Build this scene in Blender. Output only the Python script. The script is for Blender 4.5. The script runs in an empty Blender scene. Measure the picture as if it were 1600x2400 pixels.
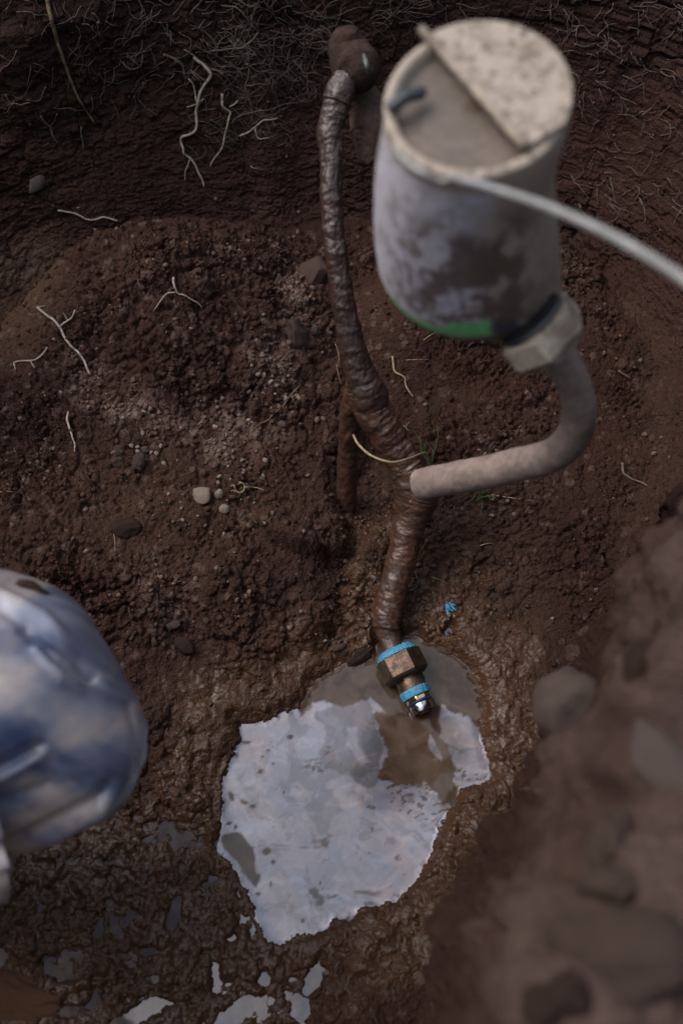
import bpy, math, random
import numpy as np
from mathutils import Vector, Matrix

random.seed(7)
RNG = np.random.default_rng(11)
sc = bpy.context.scene
C = sc.collection

# ------------------------------------------------------------------ camera
CAM_H = 0.95
TILT = math.radians(30.0)
F_PX = 2333.0
cam_d = bpy.data.cameras.new('camera')
cam = bpy.data.objects.new('camera', cam_d)
C.objects.link(cam)
cam.location = (0, 0, CAM_H)
cam.rotation_euler = (TILT, 0, 0)
cam_d.sensor_fit = 'VERTICAL'
cam_d.sensor_height = 36.0
cam_d.sensor_width = 24.0
cam_d.lens = 35.0
cam_d.clip_start = 0.01
cam_d.clip_end = 200
cam_d.dof.use_dof = True
cam_d.dof.focus_distance = 1.0
cam_d.dof.aperture_fstop = 4.1
cam_d.dof.aperture_blades = 0
sc.camera = cam

# ------------------------------------------------------------------ sky, sun, exposure
SUN_EL, SUN_AZ = math.radians(52), math.radians(285)
w = bpy.data.worlds.new('World'); sc.world = w; w.use_nodes = True
nt = w.node_tree
bg = nt.nodes['Background']
sky = nt.nodes.new('ShaderNodeTexSky'); sky.sky_type = 'NISHITA'
sky.sun_disc = False; sky.sun_elevation = SUN_EL; sky.sun_rotation = SUN_AZ
sky.air_density = 1.0; sky.dust_density = 4.0; sky.ozone_density = 1.5
hsv = nt.nodes.new('ShaderNodeHueSaturation'); hsv.inputs['Saturation'].default_value = .52   # thin cloud: a greyer sky
nt.links.new(sky.outputs[0], hsv.inputs['Color']); # overcast: brightest overhead, dimmer towards the horizon
tcw = nt.nodes.new('ShaderNodeTexCoord'); sep = nt.nodes.new('ShaderNodeSeparateXYZ'); nt.links.new(tcw.outputs['Generated'], sep.inputs[0])
mrw = nt.nodes.new('ShaderNodeMapRange'); mrw.inputs[1].default_value = 0.35; mrw.inputs[2].default_value = 1.0; mrw.inputs[3].default_value = .45; mrw.inputs[4].default_value = 3.0
nt.links.new(sep.outputs['Z'], mrw.inputs[0])
sc3 = nt.nodes.new('ShaderNodeVectorMath'); sc3.operation = 'SCALE'; nt.links.new(hsv.outputs[0], sc3.inputs[0]); nt.links.new(mrw.outputs[0], sc3.inputs['Scale'])
nt.links.new(sc3.outputs[0], bg.inputs[0])
bg.inputs[1].default_value = 0.115
sun_d = bpy.data.lights.new('sun', 'SUN'); sun = bpy.data.objects.new('sun', sun_d); C.objects.link(sun)
sun_d.energy = 0.5; sun_d.angle = math.radians(22); sun_d.color = (1.0, 0.93, 0.85)
sdir = Vector((math.sin(SUN_AZ) * math.cos(SUN_EL), math.cos(SUN_AZ) * math.cos(SUN_EL), math.sin(SUN_EL)))
sun.rotation_euler = sdir.to_track_quat('Z', 'Y').to_euler()
sc.view_settings.view_transform = 'Standard'
sc.view_settings.look = 'None'
sc.view_settings.exposure = 0.72
sc.view_settings.gamma = 1.0

# ------------------------------------------------------------------ projection maths
_c, _s = math.cos(TILT), math.sin(TILT)
DV = np.array([0, _s, -_c]); UV = np.array([0, _c, _s]); XV = np.array([1.0, 0, 0])
CAMP = np.array([0, 0, CAM_H])
def ray(px, py):
    return DV + (px - 800) / F_PX * XV + (1200 - py) / F_PX * UV
def P(px, py, z=0.0):                      # point on the sight line at height z
    r = ray(px, py); return CAMP + r * ((CAM_H - z) / -r[2])
def PD(px, py, d):                         # point on the sight line at axial depth d
    return CAMP + ray(px, py) * d
def proj(p):
    q = np.asarray(p, float) - CAMP
    d = q @ DV
    return 800 + F_PX * (q @ XV) / d, 1200 - F_PX * (q @ UV) / d, d
def depth(p): return float((np.asarray(p) - CAMP) @ DV)

# ------------------------------------------------------------------ noise in numpy
def _hash(ix, iy, s, k):
    h = (ix.astype(np.int64) * 374761393 + iy.astype(np.int64) * 668265263 + s * 2147483 + k * 974634777) & 0xffffffff
    h = ((h ^ (h >> 13)) * 1274126177) & 0xffffffff
    h = h ^ (h >> 16)
    return (h & 0xffffff).astype(np.float32) / 16777216.0
def perlin(x, y, s=0):
    x0 = np.floor(x); y0 = np.floor(y); fx = (x - x0).astype(np.float32); fy = (y - y0).astype(np.float32)
    u = fx * fx * fx * (fx * (fx * 6 - 15) + 10); v = fy * fy * fy * (fy * (fy * 6 - 15) + 10)
    def g(i, j):
        a = _hash(x0 + i, y0 + j, s, 1) * 6.2831853
        return np.cos(a) * (fx - i) + np.sin(a) * (fy - j)
    a = g(0, 0); b = g(1, 0); c = g(0, 1); d = g(1, 1)
    return (a + u * (b - a) + v * ((c + u * (d - c)) - (a + u * (b - a)))) * 1.5
def fbm(x, y, o=4, s=0, gain=0.5):
    r = 0; a = 1; t = 0
    for i in range(o):
        r = r + a * perlin(x * 2 ** i, y * 2 ** i, s + i * 17); t += a; a *= gain
    return r / t
def clods(x, y, s=0, fill=0.7, rnd=0.75):
    """height of rounded lumps scattered one per cell (0..~0.6), and the id of the winning lump"""
    x0 = np.floor(x); y0 = np.floor(y)
    best = np.zeros(x.shape, np.float32); bid = np.zeros(x.shape, np.float32)
    for i in (-1, 0, 1):
        for j in (-1, 0, 1):
            cx = x0 + i; cy = y0 + j
            jx = cx + 0.5 + (_hash(cx, cy, s, 2) - 0.5) * 0.9
            jy = cy + 0.5 + (_hash(cx, cy, s, 3) - 0.5) * 0.9
            rr = 0.28 + 0.42 * _hash(cx, cy, s, 4)
            k = _hash(cx, cy, s, 5)
            an = _hash(cx, cy, s, 6) * 3.14
            el = 0.65 + 0.35 * _hash(cx, cy, s, 7)
            dx = x - jx; dy = y - jy
            qx = dx * np.cos(an) + dy * np.sin(an); qy = (-dx * np.sin(an) + dy * np.cos(an)) / el
            q = 1 - (qx * qx + qy * qy) / (rr * rr)
            h = np.where((k < fill) & (q > 0), np.maximum(q, 0) ** 0.55 * rr * rnd, 0)
            m = h > best
            best = np.where(m, h, best); bid = np.where(m, _hash(cx, cy, s, 8), bid)
    return best, bid
def cells(x, y, s=0):
    """F1, F2 cellular distances for cracks between crumbs"""
    x0 = np.floor(x); y0 = np.floor(y)
    f1 = np.full(x.shape, 9, np.float32); f2 = f1.copy(); fid = np.zeros(x.shape, np.float32)
    for i in (-1, 0, 1):
        for j in (-1, 0, 1):
            cx = x0 + i; cy = y0 + j
            d = np.hypot(x - cx - _hash(cx, cy, s, 2), y - cy - _hash(cx, cy, s, 3))
            h = _hash(cx, cy, s, 4)
            n = d < f1
            f2 = np.where(n, f1, np.minimum(f2, d)); fid = np.where(n, h, fid); f1 = np.where(n, d, f1)
    return f1, f2, fid
def sstep(a, b, x):
    t = np.clip((x - a) / (b - a), 0, 1); return t * t * (3 - 2 * t)
def chaikin(p, n=2):
    for _ in range(n):
        q = np.roll(p, -1, 0); p = np.stack([p * .75 + q * .25, p * .25 + q * .75], 1).reshape(-1, p.shape[1])
    return p
def poly_sd(x, y, poly):
    """signed distance (positive outside) and nearest boundary point"""
    global ARC
    ARC = np.zeros(x.shape, np.float32); acc = 0.0
    bd = np.full(x.shape, 1e9, np.float32); bx = np.zeros_like(bd); by = np.zeros_like(bd)
    ins = np.zeros(x.shape, bool)
    n = len(poly)
    for i in range(n):
        a = poly[i]; b = poly[(i + 1) % n]; e = b - a; L = e @ e
        t = np.clip(((x - a[0]) * e[0] + (y - a[1]) * e[1]) / L, 0, 1)
        qx = a[0] + t * e[0]; qy = a[1] + t * e[1]
        d = (x - qx) ** 2 + (y - qy) ** 2
        m = d < bd
        bd = np.where(m, d, bd); bx = np.where(m, qx, bx); by = np.where(m, qy, by); ARC = np.where(m, acc + t * np.sqrt(L), ARC); acc += np.sqrt(L)
        cr = ((a[1] > y) != (b[1] > y)) & (x < (b[0] - a[0]) * (y - a[1]) / (b[1] - a[1] + 1e-12) + a[0])
        ins ^= cr
    d = np.sqrt(bd)
    return np.where(ins, -d, d), bx, by
def pix_poly(pts, z=0.0): return np.array([P(a, b, z)[:2] for a, b in pts])

# ------------------------------------------------------------------ object helpers
def tag(o, label=None, cat=None, group=None, kind=None):
    if label: o['label'] = label
    if cat: o['category'] = cat
    if group: o['group'] = group
    if kind: o['kind'] = kind
    return o
def mesh_np(name, V, F, smooth=True):
    V = np.asarray(V, np.float32); F = np.asarray(F, np.int32)
    me = bpy.data.meshes.new(name)
    me.vertices.add(len(V)); me.vertices.foreach_set('co', V.ravel())
    k = F.shape[1]
    me.loops.add(F.size); me.loops.foreach_set('vertex_index', F.ravel())
    me.polygons.add(len(F)); me.polygons.foreach_set('loop_start', np.arange(0, F.size, k, dtype=np.int32))
    me.polygons.foreach_set('loop_total', np.full(len(F), k, np.int32))
    me.update(calc_edges=True)
    if smooth: me.shade_smooth()
    return me
def link(name, me, mat=None, parent=None, loc=None):
    o = bpy.data.objects.new(name, me); C.objects.link(o)
    if mat: me.materials.append(mat)
    if parent:
        o.parent = parent
        if me is not None: o.matrix_parent_inverse = Matrix.Translation(-Vector(parent.location))
    if loc is not None: o.location = loc
    return o
def empty(name, loc):
    o = bpy.data.objects.new(name, None); C.objects.link(o); o.location = loc; o.empty_display_size = 0.02
    return o
def attr(me, name, arr):
    arr = np.asarray(arr, np.float32)
    if arr.ndim == 1:
        a = me.attributes.new(name, 'FLOAT', 'POINT'); a.data.foreach_set('value', arr)
    else:
        if arr.shape[1] == 3: arr = np.concatenate([arr, np.ones((len(arr), 1), np.float32)], 1)
        a = me.attributes.new(name, 'FLOAT_COLOR', 'POINT'); a.data.foreach_set('color', arr.ravel())
def grid_faces(nr, nc, wrap=False):
    i = np.arange(nr - 1)[:, None]; j = np.arange(nc if wrap else nc - 1)[None, :]
    j2 = (j + 1) % nc
    a = i * nc + j; b = i * nc + j2; c = (i + 1) * nc + j2; d = (i + 1) * nc + j
    return np.stack([a, b, c, d], -1).reshape(-1, 4)
def smooth_path(pts, n):
    """Catmull-Rom through rows of pts, n samples"""
    pts = np.asarray(pts, float); m = len(pts)
    ext = np.vstack([2 * pts[0] - pts[1], pts, 2 * pts[-1] - pts[-2]])
    t = np.linspace(0, m - 1 - 1e-6, n); i = t.astype(int); f = (t - i)[:, None]
    p0, p1, p2, p3 = ext[i], ext[i + 1], ext[i + 2], ext[i + 3]
    return 0.5 * ((2 * p1) + (-p0 + p2) * f + (2 * p0 - 5 * p1 + 4 * p2 - p3) * f ** 2 + (-p0 + 3 * p1 - 3 * p2 + p3) * f ** 3)
def frames(path):
    T = np.gradient(path, axis=0); T /= np.linalg.norm(T, axis=1)[:, None] + 1e-12
    up = np.array([0, 0, 1.0]) if abs(T[0][2]) < .9 else np.array([1.0, 0, 0])
    N = np.zeros_like(T); n = np.cross(T[0], up); n /= np.linalg.norm(n)
    for i in range(len(T)):
        n = n - T[i] * (n @ T[i]); n /= np.linalg.norm(n) + 1e-12; N[i] = n
    return T, N, np.cross(T, N)
def tube(path, rad, seg=16, caps=True, disp=None, ell=None):
    path = np.asarray(path, float); n = len(path); rad = np.broadcast_to(rad, (n,)).astype(float)
    T, N, B = frames(path)
    a = np.linspace(0, 2 * math.pi, seg, endpoint=False)
    r = rad[:, None] * np.ones(seg)[None]
    if disp is not None:
        s = np.concatenate([[0], np.cumsum(np.linalg.norm(np.diff(path, axis=0), axis=1))])
        r = r + disp(s[:, None] + 0 * a[None], a[None] + 0 * s[:, None])
    V = path[:, None] + r[..., None] * (np.cos(a)[None, :, None] * N[:, None] + np.sin(a)[None, :, None] * B[:, None])
    V = V.reshape(-1, 3); F = grid_faces(n, seg, True)
    if caps:
        # collapse end rings through two extra rings so the cap stays rounded
        k = len(V)
        c0 = path[0]; c1 = path[-1]
        e0 = c0 + (V[:seg] - c0) * .5 - T[0] * rad[0] * .15; e1 = c1 + (V[k - seg:k] - c1) * .5 + T[-1] * rad[-1] * .15
        V = np.vstack([V, e0, e1, [c0 - T[0] * rad[0] * .2], [c1 + T[-1] * rad[-1] * .2]])
        j = np.arange(seg); j2 = (j + 1) % seg
        F = np.vstack([F, np.stack([j2, j, k + j, k + j2], 1), np.stack([k - seg + j, k - seg + j2, k + seg + j2, k + seg + j], 1),
                       np.stack([k + j2, k + j, np.full(seg, k + 2 * seg), np.full(seg, k + 2 * seg)], 1),
                       np.stack([k + seg + j, k + seg + j2, np.full(seg, k + 2 * seg + 1), np.full(seg, k + 2 * seg + 1)], 1)])
        tri = F[-2 * seg:, :3]; F = F[:-2 * seg]
        # keep quads only in this array: triangles are made quads by repeating nothing, so return separately
        return V, F, tri
    return V, F, np.zeros((0, 3), int)
def mesh_mixed(name, V, Q, T3, smooth=True):
    me = bpy.data.meshes.new(name)
    V = np.asarray(V, np.float32); Q = np.asarray(Q, np.int32).reshape(-1, 4); T3 = np.asarray(T3, np.int32).reshape(-1, 3)
    me.vertices.add(len(V)); me.vertices.foreach_set('co', V.ravel())
    li = np.concatenate([Q.ravel(), T3.ravel()])
    me.loops.add(len(li)); me.loops.foreach_set('vertex_index', li)
    ls = np.concatenate([np.arange(len(Q)) * 4, len(Q) * 4 + np.arange(len(T3)) * 3]).astype(np.int32)
    lt = np.concatenate([np.full(len(Q), 4), np.full(len(T3), 3)]).astype(np.int32)
    me.polygons.add(len(ls)); me.polygons.foreach_set('loop_start', ls); me.polygons.foreach_set('loop_total', lt)
    me.update(calc_edges=True)
    if smooth: me.shade_smooth()
    return me
def tube_obj(name, path, rad, mat, parent=None, seg=16, disp=None):
    V, Q, T3 = tube(path, rad, seg, True, disp)
    return link(name, mesh_mixed(name, V, Q, T3), mat, parent)
def merge(parts):
    Vs, Qs, Ts = [], [], []; k = 0
    for V, Q, T3 in parts:
        Vs.append(V); Qs.append(np.asarray(Q) + k); Ts.append(np.asarray(T3).reshape(-1, 3) + k); k += len(V)
    return np.vstack(Vs), np.vstack(Qs), np.vstack(Ts)

# ------------------------------------------------------------------ materials
def new_mat(name):
    m = bpy.data.materials.new(name); m.use_nodes = True
    n = m.node_tree; b = n.nodes['Principled BSDF']; return m, n, b
def nd(n, t, **k):
    o = n.nodes.new(t)
    for a, v in k.items(): setattr(o, a, v)
    return o
def noise_node(n, scale, detail=6, rough=.6, coord=None):
    t = nd(n, 'ShaderNodeTexNoise'); t.inputs['Scale'].default_value = scale; t.inputs['Detail'].default_value = detail
    t.inputs['Roughness'].default_value = rough
    if coord is not None: n.links.new(coord, t.inputs['Vector'])
    return t
def maprange(n, src, a, b, c, d):
    m = nd(n, 'ShaderNodeMapRange'); n.links.new(src, m.inputs[0])
    for i, v in enumerate((a, b, c, d)): m.inputs[i + 1].default_value = v
    return m.outputs[0]
def mixc(n, fac, a, b, mode='MIX'):
    m = nd(n, 'ShaderNodeMix', data_type='RGBA', blend_type=mode)
    if isinstance(fac, (int, float)): m.inputs[0].default_value = fac
    else: n.links.new(fac, m.inputs[0])
    for i, v in ((6, a), (7, b)):
        if isinstance(v, tuple): m.inputs[i].default_value = v + (1,)
        else: n.links.new(v, m.inputs[i])
    return m.outputs[2]
def coords(n): return nd(n, 'ShaderNodeTexCoord').outputs['Object']

# soil: colour and wetness are painted per vertex (ground tones plus painted shade on the upper wall), grain comes from nodes
M_soil, n, b = new_mat('soil')
co = coords(n)
ca = nd(n, 'ShaderNodeAttribute', attribute_name='tint'); wa = nd(n, 'ShaderNodeAttribute', attribute_name='wet')
g1 = noise_node(n, 900, 3, .6, co); g2 = noise_node(n, 260, 5, .65, co)
col = mixc(n, 1.0, ca.outputs['Color'], mixc(n, maprange(n, g1.outputs[0], .3, .7, 0, 1), (.62, .58, .56), (1.35, 1.32, 1.3)), 'MULTIPLY')
col = mixc(n, 1.0, col, mixc(n, maprange(n, g2.outputs[0], .3, .7, 0, 1), (.72, .7, .7), (1.25, 1.22, 1.2)), 'MULTIPLY')
n.links.new(col, b.inputs['Base Color'])
rn = noise_node(n, 120, 4, .6, co)
wr = nd(n, 'ShaderNodeMath', operation='ADD'); n.links.new(wa.outputs['Fac'], wr.inputs[0])
n.links.new(maprange(n, rn.outputs[0], .3, .7, -.22, .22), wr.inputs[1])
n.links.new(maprange(n, wr.outputs[0], .1, .95, .95, .45), b.inputs['Roughness'])
n.links.new(maprange(n, wr.outputs[0], .1, .9, .08, .14), b.inputs['Specular IOR Level'])
n.links.new(maprange(n, wr.outputs[0], .62, 1.25, 0, 1), b.inputs['Coat Weight'])
b.inputs['Coat Roughness'].default_value = .05; b.inputs['Coat IOR'].default_value = 1.42
bpc = nd(n, 'ShaderNodeBump'); bpc.inputs['Distance'].default_value = .0012; bpc.inputs['Strength'].default_value = .8
n.links.new(g2.outputs[0], bpc.inputs['Height']); n.links.new(bpc.outputs[0], b.inputs['Coat Normal'])
bp1 = nd(n, 'ShaderNodeBump'); bp1.inputs['Distance'].default_value = .0016; bp1.inputs['Strength'].default_value = 1.0
hsum = nd(n, 'ShaderNodeMath', operation='ADD'); n.links.new(g1.outputs[0], hsum.inputs[0]); n.links.new(g2.outputs[0], hsum.inputs[1])
vo = nd(n, 'ShaderNodeTexVoronoi'); vo.inputs['Scale'].default_value = 420; n.links.new(co, vo.inputs['Vector'])
hs2 = nd(n, 'ShaderNodeMath', operation='SUBTRACT'); n.links.new(hsum.outputs[0], hs2.inputs[0]); n.links.new(vo.outputs['Distance'], hs2.inputs[1])
n.links.new(hs2.outputs[0], bp1.inputs['Height'])
n.links.new(bp1.outputs[0], b.inputs['Normal'])

def simple(name, colr, rough=.8, spec=.3, var=.3, scale=80, bump=.0006, metal=0, col2=None, lo=.4, hi=.6, wetvar=0):
    m, n, b = new_mat(name); co = coords(n)
    t = noise_node(n, scale, 6, .65, co); t2 = noise_node(n, scale * 5, 4, .6, co)
    c2 = col2 if col2 else tuple(x * (1 - var) for x in colr)
    c = mixc(n, maprange(n, t.outputs[0], lo, hi, 0, 1), colr, c2)
    c = mixc(n, 1.0, c, mixc(n, maprange(n, t2.outputs[0], .3, .7, 0, 1), (.8, .8, .8), (1.2, 1.2, 1.2)), 'MULTIPLY')
    n.links.new(c, b.inputs['Base Color'])
    if wetvar: n.links.new(maprange(n, t.outputs[0], .35, .65, max(rough - wetvar, .05), min(rough + wetvar, 1)), b.inputs['Roughness'])
    else: b.inputs['Roughness'].default_value = rough
    b.inputs['Specular IOR Level'].default_value = spec; b.inputs['Metallic'].default_value = metal
    if bump:
        bp = nd(n, 'ShaderNodeBump'); bp.inputs['Distance'].default_value = bump; bp.inputs['Strength'].default_value = .7
        s = nd(n, 'ShaderNodeMath', operation='ADD'); n.links.new(t.outputs[0], s.inputs[0]); n.links.new(t2.outputs[0], s.inputs[1])
        n.links.new(s.outputs[0], bp.inputs['Height']); n.links.new(bp.outputs[0], b.inputs['Normal'])
    return m
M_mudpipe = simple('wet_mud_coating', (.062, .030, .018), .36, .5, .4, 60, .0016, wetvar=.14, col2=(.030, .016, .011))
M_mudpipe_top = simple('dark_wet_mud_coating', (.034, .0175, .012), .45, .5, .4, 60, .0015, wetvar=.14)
M_stone_brown = simple('brown_stone', (.055, .032, .024), .8, .2, .35, 60, .0008)
M_stone_grey = simple('grey_stone', (.078, .056, .048), .85, .2, .55, 70, .0008)
M_stone_pale = simple('dusty_stone', (.22, .17, .135), .9, .15, .5, 60, .0008)
M_clod = simple('dry_clod', (.078, .053, .043), .95, .1, .5, 110, .0025)
M_clod_dark = simple('earth_clod', (.036, .022, .017), .95, .1, .4, 70, .0018)
M_sunlit_patch = simple('sunlit_mud_orange', (.20, .09, .045), .3, .5, .4, 70, .0018)  # orange stands in for sunlight on the corner mud
M_root = simple('pale_root', (.27, .215, .175), .8, .2, .35, 200, .0003)
M_root_dim = simple('dull_root', (.10, .072, .062), .85, .15, .35, 200, .0003)
M_straw = simple('straw', (.22, .17, .095), .6, .3, .3, 200, .0002)
M_yroot = simple('ochre_root', (.10, .07, .038), .7, .2, .3, 200, .0003)
M_grass = simple('green_grass', (.03, .06, .012), .5, .4, .4, 200, 0)
M_bluetape = simple('blue_sealing_tape', (.055, .20, .29), .55, .4, .5, 350, .0006, col2=(.02, .14, .27))
M_bronze = simple('muddy_brass', (.095, .062, .044), .4, .5, .5, 140, .0006, metal=.75, col2=(.05, .032, .022), wetvar=.12)
M_brass = simple('bright_brass', (.5, .38, .2), .2, .5, .2, 120, .0001, metal=1)
M_chrome = simple('steel_sleeve', (.45, .45, .47), .2, .5, .2, 120, .0001, metal=1)
M_rubber = simple('black_rubber', (.015, .015, .018), .5, .4, .2, 100, .0002)
M_navy = simple('navy_ring', (.012, .018, .06), .3, .5, .2, 100, .0001)
M_mudtube = simple('dried_mud_tube', (.185, .138, .122), .75, .2, .3, 45, .0008, col2=(.125, .097, .083))
M_dirtynut = simple('dirty_white_plastic', (.27, .225, .175), .7, .3, .5, 50, .0006, col2=(.12, .095, .075))
M_cable = simple('white_cable', (.19, .19, .185), .45, .4, .3, 60, .0001)
M_tab = simple('blue_grey_plastic', (.028, .036, .036), .5, .4, .3, 80, .0002)
M_body = simple('skin', (.45, .28, .2), .5, .3, .1, 60, 0)
M_bootrub = simple('dark_rubber_boot', (.05, .05, .045), .5, .4, .3, 60, .0003)

# ------------------------------------------------------------------ the pit: one sheet of ground
def axis(lo, hi, step, lo2, hi2, pre=(), post=()):
    mid = np.arange(lo, hi, step)
    for a_, st in pre: mid = np.concatenate([np.arange(a_, mid[0] - st * .5, st), mid])
    for b_, st in post: mid = np.concatenate([mid, np.arange(mid[-1] + st, b_, st)])
    def tail(start, end, sgn):
        out = []; s = step * 2; x = start
        while (x - end) * sgn < 0:
            s *= 1.09; x += s * sgn; out.append(x)
        return np.array(out)
    return np.concatenate([tail(mid[0], lo2, -1)[::-1], mid, tail(mid[-1], hi2, 1)])
STEP = 0.00118
gx = axis(-0.56, 0.36, STEP, -4, 4, post=[(.80, .0019)]); gy = axis(-0.02, 1.30, STEP, -4, 5, pre=[(-.80, .0024)])
Uu, Vv = np.meshgrid(gx.astype(np.float32), gy.astype(np.float32))
NR, NC = Uu.shape
PIT = np.array([(-.62, .40), (-.52, .535), (-.41, .655), (-.315, .755), (-.245, .812), (-.16, .850), (-.016, .883), (.142, .893), (.263, .850), (.320, .724),
                (.306, .560), (.235, .392), (.150, .222), (.060, .046), (-.02, -.10), (-.16, -.19), (-.32, -.20), (-.52, -.10), (-.70, .15)])
PIT = chaikin(PIT, 3)
sd, bx, by = poly_sd(Uu, Vv, PIT)
arc = ARC.copy()
dn = np.maximum(np.abs(sd), 1e-5)
ox = (Uu - bx) / dn * np.sign(sd); oy = (Vv - by) / dn * np.sign(sd)
nl = np.hypot(ox, oy) + 1e-6; ox /= nl; oy /= nl
d = np.maximum(sd, 0)
# wall profile by arc length: foot curve, steep face, rounded rim, flat ground
angw = np.arctan2(by - .55, bx - 0.0)
lowr = (1 - sstep(.28, .5, by)) * sstep(.0, .06, bx)
RIM = (0.60 + .05 * perlin(angw * 1.3, angw * 0 + .5, 5)) * (1 - lowr) + .50 * lowr
slope = math.radians(76) - math.radians(6) * sstep(.6, .8, by) - math.radians(20) * sstep(-.22, -.36, bx) * sstep(.5, .7, by) + math.radians(12) * lowr
foot = 0.035 - .025 * lowr + .055 * sstep(.5, .75, by)
hz = np.zeros_like(d); rx = np.zeros_like(d)
K = 160; ds = d / K
for k in range(K):                                  # integrate the profile
    s = ds * (k + .5)
    a = slope * sstep(0, foot, s) * (1 - sstep(RIM, RIM + .08, s))
    hz += np.sin(a) * ds; rx += np.cos(a) * ds
QX = np.where(sd > 0, bx, Uu); QY = np.where(sd > 0, by, Vv); wf = sstep(-.12, 0, sd) * (1 - .6 * lowr)
BX = QX + np.where(sd > 0, ox * rx, 0) + fbm(QX * 9, QY * 9, 3, 3) * .022 * wf; BY = QY + np.where(sd > 0, oy * rx, 0) + fbm(QX * 9, QY * 9, 3, 31) * .022 * wf; BZ = hz.astype(np.float32)
wallseg = sstep(0.0, .05, sd) * (1 - sstep(RIM - .05, RIM + .03, d))
wallm = sstep(0.0, .05, sd)
rimm = sstep(RIM - .03, RIM + .05, d)

# pool outline traced on the water plane
POOL = pix_poly([(815, 1552), (880, 1545), (890, 1500), (950, 1490), (1010, 1505), (1050, 1530), (1090, 1560), (1115, 1600), (1128, 1660), (1125, 1720), (1140, 1760),
                 (1142, 1832), (1080, 1850), (1060, 1890), (1030, 1935), (1010, 2010), (985, 2060), (930, 2110), (880, 2130),
                 (860, 2128), (800, 2150), (740, 2185), (690, 2195), (665, 2222), (622, 2215), (608, 2160), (590, 2110), (560, 2060),
                 (548, 2030), (512, 1995), (522, 1920), (518, 1830), (545, 1770), (560, 1730), (552, 1690), (600, 1695), (650, 1680), (700, 1660), (735, 1600), (770, 1580)])
jx = fbm(Uu * 60, Vv * 60, 4, 71, .68) * .0075; jy = fbm(Uu * 60, Vv * 60, 4, 91, .68) * .0075
psd, _, _ = poly_sd(Uu + jx, Vv + jy, POOL)
px0, py0, _ = proj(np.stack([Uu, Vv, 0 * Uu], -1).astype(float))      # pixel of the flat floor, to lay out regions
def blob(cx, cy, rx_, ry_, rot=0, soft=.6):
    c = P(cx, cy); e = P(cx + rx_, cy); f = P(cx, cy - ry_)
    a = np.hypot(*(e - c)[:2]); bb = np.hypot(*(f - c)[:2])
    X = Uu - c[0]; Y = Vv - c[1]
    q = np.hypot((X * math.cos(rot) + Y * math.sin(rot)) / a, (-X * math.sin(rot) + Y * math.cos(rot)) / bb)
    return 1 - sstep(1 - soft, 1 + soft * .3, q)
fl = 1 - wallm
po = np.maximum(psd, 0)
# broad floor relief
left = sstep(.02, .34, -Uu) * sstep(.1, .45, Vv)
H = np.where(psd < 0, -.004 - .03 * sstep(0, .05, -psd), .0015 + .010 * sstep(0, .012, po) + .05 * sstep(.01, .2, po) * sstep(.28, .5, Vv))
H += .05 * left * fl
H += .04 * sstep(.62, .9, Vv) * fl                                        # floor climbs to the back wall
H += .03 * blob(1130, 2080, 130, 160, 0, .8) * sstep(0, .05, po)          # lip right of the pool
H += .022 * blob(640, 1440, 190, 170, 0, .7) * sstep(0, .05, po)          # bank left of the branch
H += .020 * blob(720, 1300, 115, 50, 0, .3)
H += .022 * blob(862, 1400, 60, 120, -.15, .5)
H -= .012 * blob(850, 1400, 120, 200, 0, .8) * sstep(0, .03, po)
H += .05 * blob(430, 840, 300, 170, 0, .95)                                # rubble heap under the back wall
H += .03 * blob(980, 860, 160, 120, 0, .8)
lowleft = (1 - sstep(.20, .33, Vv)) * (1 - sstep(-.06, .02, Uu)) * sstep(0, .006, po)
H = H * (1 - .9 * lowleft) + lowleft * (.0020 + .008 * fbm(Uu * 28, Vv * 28, 3, 51) + .0055 * fbm(Uu * 95, Vv * 95, 3, 52))
for (cx, cy, a_, b_, ro) in [(505, 2290, 20, 42, .1), (560, 2370, 70, 22, .5), (330, 2375, 75, 26, .4), (735, 2290, 20, 60, -.4), (700, 2360, 20, 30, 0),
                             (410, 2140, 16, 52, -.2), (545, 2200, 22, 16, 0), (620, 2290, 16, 22, 0), (350, 2230, 26, 16, 0), (150, 2370, 40, 18, 0), (425, 2030, 8, 14, 0),
                             (818, 1275, 12, 16, 0), (812, 1390, 10, 10, 0), (780, 1490, 14, 22, .2), (1050, 1480, 22, 14, .6)]:
    H -= .011 * blob(cx, cy, a_, b_, ro, .7) + 0
H = np.where(H > .004, .004 + (H - .004) * (1 - .85 * blob(880, 1165, 110, 120, 0, .6)), H)
H = H.astype(np.float32)

wet = np.clip(1.0 - sstep(.0, .17, po) * 1.0, 0, 1)
wet = np.maximum(wet, lowleft * .95)
wet = np.maximum(wet * .9, blob(880, 1330, 170, 300, 0, .8) * .85)
wet = np.maximum(wet, blob(1120, 1350, 200, 260, 0, .9) * .62)
wet = np.maximum(wet, blob(660, 1560, 180, 110, 0, .9) * .65)
wet *= 1 - sstep(.02, .14, sd)
wet = np.clip(wet + .35 * fbm(Uu * 14, Vv * 14, 3, 77) * (wet > .02), 0, 1) + .12 * lowleft
dryness = 1 - sstep(.2, .7, wet)

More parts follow.
